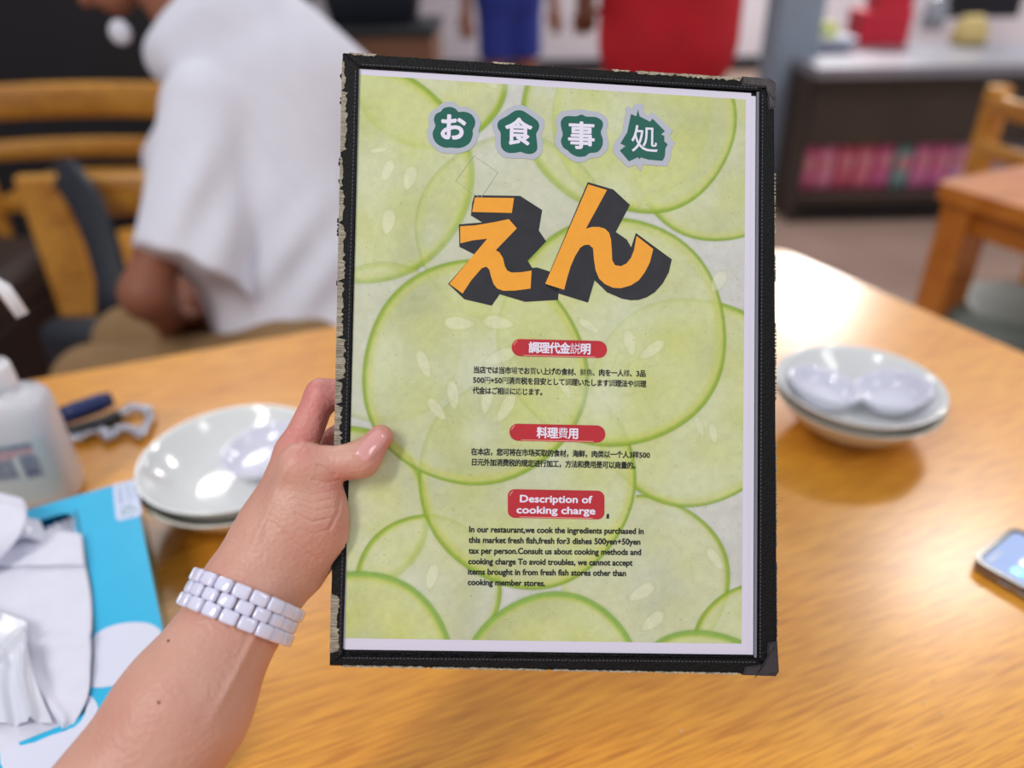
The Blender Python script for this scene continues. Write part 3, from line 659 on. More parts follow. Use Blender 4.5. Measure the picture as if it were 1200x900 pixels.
#SPLIT
# ------------------------------------------------------------------ bowls
def bowl_mesh(r, h, foot, th=.0035):
    prof = [(0, .004), (foot*.9, .004), (foot, 0), (foot+.004, .0), (foot+.006, .004)]
    for i in range(1, 11):
        t = i/10; prof.append((foot+.006+(r-foot-.006)*t**.8, .004+(h-.004)*t**1.35))
    prof += [(r+.0008, h+.0012), (r-.001, h+.0022), (r-th, h+.0008)]
    for i in range(9, -1, -1):
        t = i/10; prof.append(((foot+.004)+(r-foot-.004-th)*t**.8, .004+th+(h-.004-th)*t**1.35))
    prof.append((0, .004+th*.9)); return prof
def bowl(name, label, cat, loc, r, h, foot, material, tilt=(0, 0), group=None):
    t = thing(name, label, cat, loc, 0, group); t.rotation_euler = (tilt[0], tilt[1], 0)
    bm = bmesh.new(); lathe(bm, bowl_mesh(r, h, foot), 64); obj('bowl_body', bm, material, t, True)
    return t
BL_ = at(273, 531, z=.757); BR_ = at(1007.5, 447, z=.757)
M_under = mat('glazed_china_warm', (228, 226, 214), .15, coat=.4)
bowl('bowl', 'white shallow bowl underneath the left stack beside the turquoise box', 'bowl', (BL_[0]+.002, BL_[1]-.004, .700), .090, .043, .036, M_under)
bowl('bowl', 'white shallow bowl on top of the left stack, with one small dish inside', 'bowl', (BL_[0], BL_[1], .7115), .090, .043, .036, M_white_china)
bowl('bowl', 'white shallow bowl underneath the right stack near the far table edge', 'bowl', (BR_[0], BR_[1]-.003, .700), .089, .043, .036, M_under)
bowl('bowl', 'white shallow bowl on top of the right stack, holding two small dishes', 'bowl', (BR_[0], BR_[1], .7115), .089, .043, .036, M_white_china)
def dish(label, px, py, z, tilt, r=.041):
    P = at(px, py, z=z+.022)
    return bowl('small_dish', label, 'dish', (P[0], P[1], z), r, .022, .020, M_dish, tilt)
dish('small white saucer dish inside the left bowl, partly behind the hand', 313, 524, .7235, (math.radians(2), math.radians(-8)), .044)
dish('small white saucer dish leaning in the right bowl, on its left side', 963, 450, .7235, (0, math.radians(10)), .040)
dish('small white saucer dish leaning in the right bowl, on its right side', 1050, 455, .7240, (0, math.radians(-10)), .040)

# ------------------------------------------------------------------ turquoise box with tissues
UB = Vector((.475, -.88, 0)).normalized(); WB = Vector((-.88, -.475, 0)).normalized(); BTR = Vector(tuple(at(155, 562, z=.755)))
angb = math.atan2(-WB.y, -WB.x)
bt = thing('tissue_box', 'turquoise cardboard tissue box with white petal print and torn-open top', 'box', (BTR.x, BTR.y, .700), angb)
def bloc(P):                       # world -> box local (x to the right edge = 0, y towards the far edge = 0)
    v = Vector((P[0], P[1], 0))-Vector((BTR.x, BTR.y, 0)); v.rotate(Euler((0, 0, -angb))); return v
M_turq = mat('turquoise_card', (28, 190, 236), .42, var=.05, vscale=20, coat=.1); M_turq_reflect = mat('table_reflection_side', (120, 150, 120), .25, rgb2=(96, 120, 88), vscale=20)  # green of the right side has the table's reflection put into its colour
BWd, BLn, BH = .21, .31, .055
def rrect(x0, x1, y0, y1, r, n=6):
    pts = []
    for cx, cy, a0 in ((x1-r, y1-r, 0), (x0+r, y1-r, 90), (x0+r, y0+r, 180), (x1-r, y0+r, 270)):
        for k in range(n+1):
            a = math.radians(a0+90*k/n); pts.append((cx+r*math.cos(a), cy+r*math.sin(a)))
    return pts
bm = bmesh.new()
outer = [bm.verts.new((x, y, BH)) for x, y in rrect(-BWd, 0, -BLn, 0, .002, 2)]; inn = [bm.verts.new((x, y, BH)) for x, y in rrect(-.160, -.051, -.258, -.022, .012)]
E_ = [bm.edges.new((L_[i], L_[(i+1) % len(L_)])) for L_ in (outer, inn) for i in range(len(L_))]
bmesh.ops.triangle_fill(bm, use_beauty=True, edges=E_)
obj('box_top', bm, M_turq, bt)
o = box('side_panel', (-.0007, -BLn/2, BH/2-.0003), (.0012, BLn-.002, BH-.001), M_turq_reflect, bt, 0); o['label'] = 'shiny right side of the box, greenish with the table reflection painted in'
box('side_panel', (-BWd+.0006, -BLn/2, BH/2-.0003), (.0012, BLn-.002, BH-.001), M_turq, bt, 0)
box('end_panel', (-BWd/2, -.0006, BH/2-.0003), (BWd-.004, .0012, BH-.001), M_turq, bt, 0)
box('end_panel', (-BWd/2, -BLn+.0006, BH/2-.0003), (BWd-.004, .0012, BH-.001), M_turq, bt, 0)
box('box_bottom', (-BWd/2, -BLn/2, .0006), (BWd-.004, BLn-.004, .0012), M_turq, bt, 0)
def onbox(name, px_pts, z, material, parent=bt, sm=0, zz=.755):
    P = smooth_loop(px_pts, sm) if sm else px_pts
    L_ = [bloc(at(p[0], p[1], z=zz)) for p in P]; bm = bmesh.new(); slab(bm, [(v.x, v.y) for v in L_], BH+z, BH+z+.0002); return obj(name, bm, material, parent)
M_petal = mat('white_print', (226, 228, 246), .4)
onbox('petal_print', [(108, 748), (125, 736), (148, 730), (175, 731), (190, 743), (184, 766), (165, 788), (140, 802), (112, 806), (100, 800), (96, 770)], .0001, M_petal, sm=3)
onbox('petal_print', [(104, 815), (113, 824), (115, 838), (104, 862), (86, 884), (60, 908), (30, 915), (6, 905), (0, 885), (6, 862), (14, 850), (24, 874), (60, 862), (88, 852), (100, 836)], .0001, M_petal, sm=2)
onbox('petal_print', [(-40, 850), (-5, 842), (8, 838), (0, 850), (-20, 862), (-50, 866)], .0001, M_petal, sm=2)
stk = onbox('sticker', [(134, 567.5), (159, 562.5), (161, 565), (166, 601), (165, 604.5), (140, 610.5), (136, 608), (132.5, 571)], .0002, mat('sticker_paper', (214, 224, 250), .4))
M_grn = mat('green_print', (20, 128, 96), .5); M_greyt = mat('grey_print', (110, 150, 170), .5)
for cx, cy, sx, sy in ((144, 598, 2.4, 1.2), (152, 595, 3.4, 1.4), (158, 598, 2.6, 1.1), (145, 603, 2.8, 1.3), (153, 603, 2, 1), (149, 599.5, 1.2, .8), (148, 594.5, 1.2, .7)):
    onbox('printed_mark', [(cx-sx, cy+.6-sy*.3), (cx+sx*.8, cy-.6-sy), (cx+sx, cy-.4+sy*.2), (cx-sx*.8, cy+.8+sy*.6)], .0005, M_grn, stk)
for (x0, y0, x1, y1) in ((140, 570, 142.5, 592), (149, 568.5, 152.5, 588.5), (156.5, 571, 159, 583.5)):
    k = y0
    while k < y1:
        t = (k-y0)/(y1-y0); cx = x0+(x1-x0)*t; wd = random.uniform(1.2, 2) if x0 < 155 else .9
        onbox('printed_mark', [(cx-wd, k), (cx+wd, k-.3), (cx+wd, k+.5), (cx-wd, k+.8)], .0005, M_greyt, stk); k += random.uniform(1.5, 2.6)
# perforated edge of the torn film along the opening
bm = bmesh.new(); pe = [(88, 598), (97, 640), (106, 690), (108.5, 730), (108.5, 770), (106, 806)]
PL = [bloc(at(x, y, z=.755)) for x, y in pe]
for a, b_ in zip(PL, PL[1:]):
    n = int((b_-a).length/.0016)
    for i in range(n):
        p = a.lerp(b_, (i+.5)/n); bx(bm, (p.x+.0005, p.y, BH+.0006), (.0012, .0008, .0004), Matrix.Rotation(.3, 4, 'Z'))
o = obj('perforated_edge', bm, mat('film_teeth', (70, 84, 96), .4), bt); o['kind'] = 'stuff'
M_tissue = mat('tissue_paper', (232, 232, 246), .75, var=.05, vscale=60, bump=.3, bscale=500)
M_film = mat('thin_film', (226, 228, 240), .25, coat=.4, var=.04, vscale=60)
def loft(name, left, right, nu, nv, hfun, material, label, cat, th=.0004, group=None):
    """soft sheet spanned between two edges, each a list of (x, y, height over the table)"""
    def samp(L_, t):
        t *= len(L_)-1; i = min(int(t), len(L_)-2); f = t-i; a, b_, c, d = L_[max(i-1, 0)], L_[i], L_[i+1], L_[min(i+2, len(L_)-1)]
        a, b_, c, d = map(np.array, (a, b_, c, d)); return .5*((2*b_)+(-a+c)*f+(2*a-5*b_+4*c-d)*f*f+(-a+3*b_-3*c+d)*f**3)
    V = []; Fs = []
    for j in range(nv+1):
        l = samp(left, j/nv); r = samp(right, j/nv)
        for i in range(nu+1):
            s = i/nu; p = l*(1-s)+r*s; z = .7+p[2]; P = at(p[0], p[1], z=z); V.append((P[0], P[1], z+hfun(s, j/nv)))
    for j in range(nv):
        for i in range(nu): k = j*(nu+1)+i; Fs.append((k, k+1, k+nu+2, k+nu+1))
    c = Vector(V[len(V)//2]); V = [Vector(v)-c for v in V]
    o = pyobj(name, V, Fs, material, None, True); o.location = c; tag(o, label, cat, group)
    md = o.modifiers.new('thickness', 'SOLIDIFY'); md.thickness = th; md.offset = 0
    return o
def ridge(s, t, s0, t0, s1, t1, wdt, a):
    dx, dy = s1-s0, t1-t0; u = max(0, min(1, ((s-s0)*dx+(t-t0)*dy)/(dx*dx+dy*dy))); d = math.hypot(s-s0-u*dx, t-t0-u*dy); return a*math.exp(-(d/wdt)**2)
def h_main(s, t):
    return .0015*math.sin(6*s+2*t)*math.sin(3*t)+ridge(s, t, .62, .0, .62, .9, .02, .0008)+ridge(s, t, .35, .42, .98, .5, .035, .0035)+ridge(s, t, .45, .5, .85, .95, .05, .005)-ridge(s, t, .5, .62, .75, .95, .04, .004)+ridge(s, t, .7, .55, .98, .62, .03, .002)
loft('tissue', [(-90, 650, .060), (-90, 720, .062), (-70, 800, .062), (-10, 880, .055), (24, 873, .050)], [(99, 656, .0585), (107, 700, .0580), (108, 750, .0580), (104, 815, .0570), (84, 853, .0540)], 40, 40, h_main, M_tissue, 'broad white tissue sheet lying flat across the box opening', 'tissue')
loft('tissue', [(-80, 610, .068), (-80, 665, .064)], [(96, 626, .060), (100, 662, .0605)], 34, 14, lambda s, t: .0012*math.sin(9*s)*(1-t)+ridge(s, t, .62, 0, .62, 1, .02, .0008), M_tissue, 'narrow white tissue flap folded over the sheet near the box far end', 'tissue')
loft('tissue', [(-80, 596, .070), (-80, 640, .068)], [(46, 609, .064), (58, 634, .0625)], 30, 12, lambda s, t: .003*math.sin(7*s+3*t)+.002*math.sin(17*s), M_film, 'crinkled translucent film piece at the far left of the opening', 'plastic film')
loft('tissue', [(56, 622, .050), (56, 634, .048)], [(86, 600, .050), (96, 634, .052)], 20, 10, lambda s, t: .004*math.sin(5*s+1)*math.sin(3*t+.5)+.0012*math.sin(23*s), M_tissue, 'crumpled white tissue tucked under the far right corner of the opening', 'tissue')
loft('tissue', [(-60, 572, .080), (-60, 600, .084), (-60, 640, .082), (-60, 690, .072)], [(27, 585, .084), (33, 601, .086), (24, 628, .082), (-2, 660, .070)], 24, 20, lambda s, t: .004*math.sin(s*3.0)+ridge(s, t, .2, .2, 1, .35, .05, .004), M_tissue, 'white tissue folded up at the left side of the box near the bottle', 'tissue')
loft('tissue', [(-60, 700, .070), (-60, 780, .068), (-20, 850, .060)], [(32, 728, .0665), (38, 785, .0690), (62, 848, .0575)], 40, 40, lambda s, t: .0025*math.sin(2.6*s+.5)+ridge(s, t, .97, .18, .35, .62, .03, .006)+ridge(s, t, .97, .3, .72, 1, .04, .006)-ridge(s, t, .75, .45, .45, 1, .07, .005)+ridge(s, t, .6, .1, .2, .2, .05, .003), M_film, 'creased glossy film sheet folded at the near end of the opening', 'plastic film')

# ------------------------------------------------------------------ pump bottle
PB = Vector((-.492, .628, .700)); ab = math.radians(16)
pb = thing('pump_bottle', 'white plastic pump bottle with printed label behind the turquoise box', 'bottle', PB, ab)
M_hdpe = mat('milky_plastic', (216, 216, 222), .3, sss=.3, coat=.2); M_capp = mat('white_cap', (240, 240, 244), .3, coat=.2)
def superl(bm, prof, n=44, ex=3.2):
    rings = []
    for a, b_, z in prof:
        ring_ = []
        for k in range(n):
            t = 2*math.pi*k/n; c, s = math.cos(t), math.sin(t)
            ring_.append(bm.verts.new((a*math.copysign(abs(c)**(2/ex), c), b_*math.copysign(abs(s)**(2/ex), s), z)))
        rings.append(ring_)
    for r0, r1_ in zip(rings, rings[1:]):
        for k in range(n): bm.faces.new((r0[k], r0[(k+1) % n], r1_[(k+1) % n], r1_[k]))
    bm.faces.new(rings[0][::-1]); bm.faces.new(rings[-1])
bm = bmesh.new(); superl(bm, [(.040, .026, 0), (.043, .029, .003), (.044, .030, .010), (.0435, .0298, .05), (.0430, .0295, .088), (.0425, .0290, .104), (.0405, .0275, .113), (.035, .0245, .1195), (.024, .0200, .1235), (.0185, .0180, .1255), (.018, .018, .131)]); obj('bottle_body', bm, M_hdpe, pb, True)
bm = bmesh.new(); lathe(bm, [(0, .1312), (.0205, .1312), (.021, .133), (.0200, .150), (.0185, .153), (.008, .154), (.0075, .165), (0, .165)], 36); obj('pump_collar', bm, M_capp, pb, True)
bm = bmesh.new(); lathe(bm, [(0, .165), (.0045, .165), (.0045, .226), (.009, .228), (.0095, .236), (.006, .239), (0, .239)], 24); tube(bm, [(0, 0, .232), (.024, -.004, .234), (.036, -.006, .233), (.042, -.008, .228), (.050, -.0125, .203)], [.0062, .0062, .0062, .0060, .0056], 14); obj('pump_head', bm, M_capp, pb, True)
M_lab = mat('label_film', (196, 208, 214), .35); M_blue = mat('blue_ink', (54, 60, 120), .5); M_rd = mat('red_text', (214, 96, 116), .5)
def wrapface(x, z, e=.0002):       # front (camera side) surface of the bottle body
    a, b_ = .0435, .0298; return (x, -(b_*(max(0, 1-abs(x/a)**3.2))**(1/3.2))-e, z)
bm = bmesh.new(); n = 22; X = np.linspace(-.034, .034, n); lo = [bm.verts.new(wrapface(x, .012)) for x in X]; hi = [bm.verts.new(wrapface(x, .082)) for x in X]
for k in range(n-1): bm.faces.new((lo[k], lo[k+1], hi[k+1], hi[k]))
lab = obj('label', bm, M_lab, pb)
def mark(bm, x0, x1, z0, z1_):
    v = [bm.verts.new(wrapface(x, z, .0005)) for x, z in ((x0, z0), (x1, z0), (x1, z1_), (x0, z1_))]; bm.faces.new(v)
for mt, rows, seed in ((M_blue, [.078, .0755], 1), (M_rd, [.0722, .0692, .0662], 2), (M_blue, [.0628, .0600, .0572, .0544, .0516, .0488, .046, .0432], 3)):
    bm = bmesh.new(); R = random.Random(seed)
    for zi, z in enumerate(rows):
        x = -.033; xe = .022 if z > .068 else (.004 if z > .064 else .001)
        while x < xe:
            wd = R.uniform(.0007, .0017); mark(bm, x, x+wd, z, z+R.uniform(.0012, .0019)); x += wd+R.uniform(.0002, .0006)
    o = obj('small_print', bm, mt, lab); o['kind'] = 'stuff'
bm = bmesh.new(); R = random.Random(8); z = .040
while z < .0655:
    wd = R.uniform(.0005, .0018); mark(bm, .008, .020, z, z+wd); z += wd+R.uniform(.0004, .0011)
o = obj('barcode', bm, M_blue, lab); o['label'] = 'dark blue barcode'
bm = bmesh.new()
for k in range(13): mark(bm, .0212, .0228, .0405+k*.0019, .0417+k*.0019)
o = obj('small_print', bm, M_blue, lab); o['kind'] = 'stuff'

# ------------------------------------------------------------------ metal chain with a blue grip
KC = Vector(tuple(at(130, 497, z=.705)))
kc = thing('chain_strap', 'coiled silver metal link chain with a dark blue padded grip behind the bottle', 'chain', (KC.x, KC.y, .700))
M_steel = mat('brushed_steel', (214, 218, 232), .25, metal=.7, var=.2, vscale=100); M_navy = mat('navy_rubber', (28, 44, 100), .45, var=.2, vscale=60)
def kl(x, y, z=.70): P = at(x, y, z=z); return Vector((P[0]-KC.x, P[1]-KC.y, z-.70))
bm = bmesh.new(); a = kl(72, 488, .722); b_ = kl(131, 467, .722); tube(bm, [a, a.lerp(b_, .3), a.lerp(b_, .75), b_], [.0105, .0115, .0110, .0085], 16); obj('grip', bm, M_navy, kc, True)
bm = bmesh.new(); tube(bm, [kl(70, 508, .712), kl(95, 503, .713), kl(120, 496, .712), kl(140, 488, .711)], .008, 12); obj('grip', bm, mat('black_rubber', (30, 30, 36), .5), kc, True)
path = [(78, 507), (84, 514), (94, 514), (103, 510), (112, 506), (121, 508), (130, 511), (139, 506), (148, 503), (157, 507), (166, 508), (173, 500), (176, 491), (172, 483), (163, 479), (154, 480), (146, 484)]
for i, (x, y) in enumerate(path):
    p = kl(x, y, .7065); q_ = kl(*path[min(i+1, len(path)-1)], .7065); ang = math.atan2(q_.y-p.y, q_.x-p.x) if i < len(path)-1 else .5
    big = i in (1, 6, 10, 13); bm = bmesh.new(); r = .0085 if big else .006
    lathe(bm, [(r*.45, -.004), (r, -.003), (r*1.05, 0), (r, .003), (r*.45, .004), (r*.45, -.004)], 14, (0, 0, 0), 1.15, .8); bmesh.ops.rotate(bm, verts=bm.verts, matrix=Matrix.Rotation(ang, 3, 'Z'), cent=(0, 0, 0))
    bmesh.ops.translate(bm, verts=bm.verts, vec=p+Vector((0, 0, .001+(.002 if i % 2 else 0)))); obj('chain_link', bm, M_steel, kc, True)

# ------------------------------------------------------------------ smartphone
PC = at(1147, 664, z=.711); e1 = Vector((.82, .57, 0)).normalized(); angp = math.atan2(e1.y, e1.x)
ph_ = thing('smartphone', 'smartphone in a dark brown case lying face up at the right frame edge', 'phone', (PC[0]-.001, PC[1]+.010, .700), angp)
M_case = mat('brown_case', (78, 56, 40), .3, var=.2, vscale=80, coat=.4); M_frame = mat('silver_frame', (190, 182, 190), .2, metal=.8)
pw, pl = .074, .150
def ploop(x0, x1, y0, y1, r, z0, z1_, name, material, parent, bev=0):
    bm = bmesh.new(); slab(bm, rrect(x0, x1, y0, y1, r, 6), z0, z1_)
    if bev: bmesh.ops.bevel(bm, geom=[e for e in bm.edges if abs(e.verts[0].co.z-e.verts[1].co.z) < 1e-7 and len(e.link_faces) == 2 and abs(e.link_faces[0].normal.z-e.link_faces[1].normal.z) > .5], offset=bev, segments=2, affect='EDGES')
    return obj(name, bm, material, parent)
ploop(0, pw, -pl, 0, .011, .0005, .0032, 'phone_case', M_case, ph_); ploop(.0004, pw-.0004, -pl+.0004, -.0004, .011, .0033, .0060, 'phone_frame', M_frame, ph_)
ploop(0, pw, -pl, 0, .011, .0061, .0098, 'phone_case', M_case, ph_); scr = ploop(.0030, pw-.0030, -pl+.0030, -.0030, .0085, .0099, .0100, 'bezel', mat('black_glass', (12, 12, 16), .3), ph_)
bm = bmesh.new(); lo_, li_ = rrect(0, pw, -pl, 0, .011), rrect(.0028, pw-.0028, -pl+.0028, -.0028, .0085); nn = len(lo_)
A_ = [[bm.verts.new((x, y, z)) for x, y in L_] for L_ in (lo_, li_) for z in (.0099, .0114)]
for k in range(nn):
    l = (k+1) % nn
    for p_, q_ in ((0, 1), (1, 3), (3, 2), (2, 0)): bm.faces.new((A_[p_][k], A_[p_][l], A_[q_][l], A_[q_][k]))
obj('case_rim', bm, M_case, ph_)
screen = ploop(.0050, pw-.0050, -pl+.0050, -.0050, .0072, .01002, .0102, 'screen', mat('lit_screen', (150, 172, 216), .5, emit=.3, var=.1, vscale=20), ph_)
M_blk = mat('screen_black', (8, 8, 12), .2)
for x, y, a_, b_ in ((.0115, -.0105, .0018, .0042), (.0150, -.0105, .0018, .0042), (.0195, -.0105, .0050, .0016), (.0250, -.0105, .0016, .0038), (.0285, -.0105, .0020, .0045)):
    ploop(x-a_/2, x+a_/2, y-b_/2, y+b_/2, .0006, .01021, .0103, 'status_mark', M_blk, screen)
for (x, y, c) in ((.017, -.032, (70, 200, 180)), (.033, -.032, (236, 236, 250)), (.049, -.032, (240, 200, 90)), (.017, -.052, (90, 150, 240)), (.033, -.052, (236, 120, 120)), (.049, -.052, (120, 200, 120))):
    ploop(x-.0055, x+.0055, y-.0055, y+.0055, .0022, .01021, .0103, 'app_icon', mat('icon', c, .2, emit=.35), screen)
for y in (-.030, -.045): box('side_button', (-.0006, y, .0048), (.0012, .009, .0018), M_steel, ph_, .0003)
# crumbs
M_crumb = mat('crumb', (246, 230, 196), .6)
for i, (x, y, wh) in enumerate(((1094, 797, 'farthest of four at the lower right'), (1082, 823, 'largest of four at the lower right'), (1104, 837, 'right-hand one of four at the lower right'), (1068, 875, 'nearest of four at the lower right'), (798, 857, 'lone one below the menu'))):
    P = at(x, y, z=.7008); bm = bmesh.new(); bmesh.ops.create_icosphere(bm, subdivisions=1, radius=.0009)
    for v in bm.verts: v.co *= random.uniform(.7, 1.3)
    o = obj('crumb', bm, M_crumb); o.location = P; tag(o, 'tiny pale crumb on the tabletop, '+wh, 'crumb', 'crumbs on the tabletop')

# ------------------------------------------------------------------ people in the background
def unit(v): v = np.array(v, float); return v/np.linalg.norm(v)
def human(label, J, face, cols, sleeve=.6, h=.011, trousers=True, shirt_r=1.0, hair=True, custom_shirt=None, group=None, torso=1.0, shorts=False):
    g = {k: np.array(v, float) for k, v in J.items()}
    root = thing('person', label, 'person', (g['hip'][0], g['hip'][1], 0), 0, group)
    f = unit(face); B = Field(); hd = g['head']; up = unit(hd-g['neck']); sd = unit(np.cross(f, up)); f = unit(np.cross(up, sd)); R = np.stack([sd, f, up], 1)
    B.el(hd+up*.02-f*.012, (.074, .095, .095), .02, R); B.rc(hd+f*.035-up*.05, hd-up*.07+f*.065, .052, .032, .03)     # skull, jaw
    B.rc(hd+f*.085+up*.012, hd+f*.108-up*.022, .010, .015, .012); B.rc(hd+f*.092-up*.055-sd*.014, hd+f*.092-up*.055+sd*.014, .010, .010, .006)
    for s in (-1, 1): B.el(hd+sd*s*.078-f*.008-up*.005, (.010, .02, .032), .006, R)
    B.rc(hd-up*.06-f*.02, g['neck'], .054, .058, .03); B.rc(g['neck'], g['chest'], .06, .12*torso, .05); B.rc(g['chest'], g['hip'], .125*torso, .12*torso, .06)
    for s in 'LR':
        B.rc(g['neck'], g['sh'+s], .05, .05, .05); B.rc(g['sh'+s], g['el'+s], .048*(.5+.5*torso), .038, .03); B.rc(g['el'+s], g['wr'+s], .040, .025, .02)
        wv = unit(g['wr'+s]-g['el'+s]); pv = unit(np.cross(wv, sd)+1e-3); q_ = unit(np.cross(wv, pv)); c = g['wr'+s]+wv*.05
        B.rc(g['wr'+s], c, .026, .030, .015, (pv, .55))
        for k, L_ in enumerate((.062, .072, .068, .052)):
            b0 = c+wv*.03+q_*(k-1.5)*.019; b1 = b0+wv*L_*.55+pv*.008; B.rc(b0, b1, .0098, .0092, .006); B.rc(b1, b1+wv*L_*.35+pv*.026, .0092, .008, .004)
        B.rc(c-wv*.02-q_*.025, c+wv*.028-q_*.055, .013, .010, .01)
        B.rc(g['hip']+sd*(.085 if s == 'R' else -.085), g['kn'+s], .082, .055, .04); B.rc(g['kn'+s], g['an'+s], .054, .034, .02); B.rc(g['an'+s], g['to'+s]-unit(g['to'+s]-g['an'+s])*.03, .036, .028, .02)
    def put(o): child(o, root); return o
    put(B.mesh('body', h, cols['skin'], None))
    if custom_shirt is not None: S = custom_shirt
    else:
        S = Field(); S.rc(g['chest']+up*.05, g['hip']-up*.02, .155*shirt_r, .158*shirt_r, .05, (f, .78))
        for s in 'LR':
            S.rc(g['neck']-up*.02, g['sh'+s], .07, .062, .05); e = g['sh'+s]+(g['el'+s]-g['sh'+s])*sleeve; ax = unit(g['el'+s]-g['sh'+s])
            S.rc(g['sh'+s], e+ax*.05, .064, .066, .03, cut=[(e, ax)])
        S.post.append(lambda P, D: np.maximum(D, (P-(g['neck']+up*.035))@up))
    put(S.mesh('shirt', h*.8, cols['shirt'], None, pad=.03))
    T = Field()
    for s in 'LR':
        a = g['hip']+sd*(.08 if s == 'R' else -.08); T.rc(a, g['kn'+s], .100, .072, .04); e = g['kn'+s]+(g['an'+s]-g['kn'+s])*.94
        if shorts: T.p.pop(); e = a+(g['kn'+s]-a)*.8; T.rc(a, g['kn'+s], .100, .085, .04, cut=[(e, unit(e-a))]); continue
        T.rc(g['kn'+s], e, .072, .056, .03, cut=[(e, unit(e-g['kn'+s]))])
    T.rc(g['hip']-sd*.05, g['hip']+sd*.05, .13, .13, .05); put(T.mesh('trousers', h, cols['trousers'], None))
    for s in 'LR':
        A = Field(); a = g['an'+s]; t = g['to'+s]; A.rc(a-np.array([0, 0, .03])-unit(t-a)*.02, t, .040, .036, .02); A.post.append(lambda P, D: np.maximum(D, -(P[:, 2]-.004))); put(A.mesh('shoe', .009, cols['shoe'], None))
    if hair:
        Hh = Field(); Hh.el(hd+up*.03-f*.022, (.084, .103, .098), .02, R); Hh.post.append(lambda P, D: np.maximum(D, ((P-(hd+f*.035+up*.03))@unit(f*1.0-up*.9)))); put(Hh.mesh('hair', .009, cols['hair'], None))
    for s in (-1, 1):
        bm = bmesh.new(); bmesh.ops.create_uvsphere(bm, u_segments=10, v_segments=8, radius=.012); o = obj('eye', bm, M_eye, None, True); o.location = tuple(hd+sd*s*.031+f*.083+up*.012); put(o)
    return root
M_eye = mat('dark_eye', (30, 24, 22), .2)
M_hair = mat('dark_hair', (30, 26, 26), .5, var=.3, vscale=80); M_shoe = mat('shoe', (40, 38, 40), .5)
M_shirtw = mat('white_cotton', (226, 226, 236), .8, var=.04, vscale=30, bump=.25, bscale=300)
# seated man in a white polo shirt, turned to the left
D0 = 1.33
def mj(x, y, d): return at(x, y, d=d)
Jm = dict(head=mj(132, -62, 1.46), neck=mj(238, 40, 1.43), chest=mj(318, 150, 1.44), hip=mj(372, 440, 1.45),
          shL=mj(238, 128, 1.31), elL=mj(172, 345, 1.25), wrL=mj(165, 440, 1.42), shR=mj(262, 60, 1.62), elR=mj(190, 260, 1.66), wrR=mj(120, 380, 1.58))
hipw = Jm['hip']; Jm['hip'] = np.array([hipw[0], hipw[1], .47])
Jm['knL'] = np.array([Jm['hip'][0]-.42, Jm['hip'][1]+.0, .46]); Jm['knR'] = np.array([Jm['hip'][0]-.42, Jm['hip'][1]+.17, .46])
for s in 'LR':
    k = Jm['kn'+s]; Jm['an'+s] = k*np.array([1, 1, 0])+np.array([.03, 0, .085]); Jm['to'+s] = k*np.array([1, 1, 0])+np.array([-.14, 0, .04])
Jm['wrL'] = Jm['knL']+np.array([.16, .02, .12]); Jm['wrR'] = Jm['knR']+np.array([.14, 0, .12])
S = Field()
S.rc(mj(322, 125, 1.46), mj(342, 300, 1.47), .160, .162, .06); S.rc(mj(338, 300, 1.47), mj(368, 440, 1.47), .158, .165, .06)
S.rc(mj(243, 62, 1.42), mj(300, 66, 1.47), .062, .112, .05); S.rc(mj(305, 52, 1.47), mj(385, 128, 1.52), .108, .128, .06)
S.rc(mj(242, 118, 1.34), mj(300, 110, 1.44), .066, .11, .05); S.rc(mj(262, 60, 1.62), mj(300, 80, 1.5), .07, .10, .05)
e = mj(222, 318, 1.26); ax = unit(mj(222, 318, 1.26)-mj(250, 130, 1.33)); tilt = unit(ax+RC[0]*(-.45)*1.0+RC[1]*.1)
S.rc(mj(240, 140, 1.32), e+ax*.06, .072, .094, .035, cut=[(e, unit(ax-RC[0]*.32))])
eR = Jm['shR']+(Jm['elR']-Jm['shR'])*.65; S.rc(Jm['shR'], eR, .07, .08, .04)
S.rc(mj(214, 62, 1.36), mj(262, 30, 1.36), .046, .058, .04); nk = mj(228, 28, 1.42)
S.rc(mj(206, 66, 1.39), mj(262, -8, 1.43), .054, .066, .03)                              # collar stand
def wrink(P, D):
    x, y, z = pix(P); t = (x-235)*.5+(y-230)*.25
    return D+.008*np.sin(t*.16)*np.exp(-((x-225)/60)**2-((y-240)/70)**2)+.007*np.sin((x*.8+y*.6)*.11)*np.exp(-((x-350)/60)**2-((y-320)/80)**2)+.006*np.exp(-(((x-305)-(y-160)*.55)/7)**2)*np.exp(-((y-190)/70)**2)
S.post.append(wrink)
nd = unit(Jm['head']-nk); S.post.append(lambda P, D: np.maximum(D, (P-(nk+nd*.044))@nd))
hx = mj(360, 460, 1.47)[2]-.12; S.post.append(lambda P, D: np.maximum(D, hx-P[:, 2]))
cm = dict(skin=M_skin2, shirt=M_shirtw, trousers=mat('khaki_cotton', (150, 118, 78), .8, var=.15), shoe=M_shoe, hair=M_hair)
man = human('person in a white short-sleeved polo shirt seated beyond the table, facing left', Jm, (-1, .15, -.15), cm, custom_shirt=S, h=.010, torso=.7)
o = Field(); o.rc(mj(186, 60, 1.355), mj(240, 22, 1.345), .016, .026, .015, (RC[2], .6)); o.rc(mj(240, 22, 1.345), mj(300, -25, 1.37), .026, .030, .02, (RC[2], .6)); child(o.mesh('collar', .006, M_shirtw, None), man)
o = Field(); o.el(mj(141, 38, 1.40), (.020, .014, .022), .01); child(o.mesh('face_mask', .005, M_shirtw, None), man)
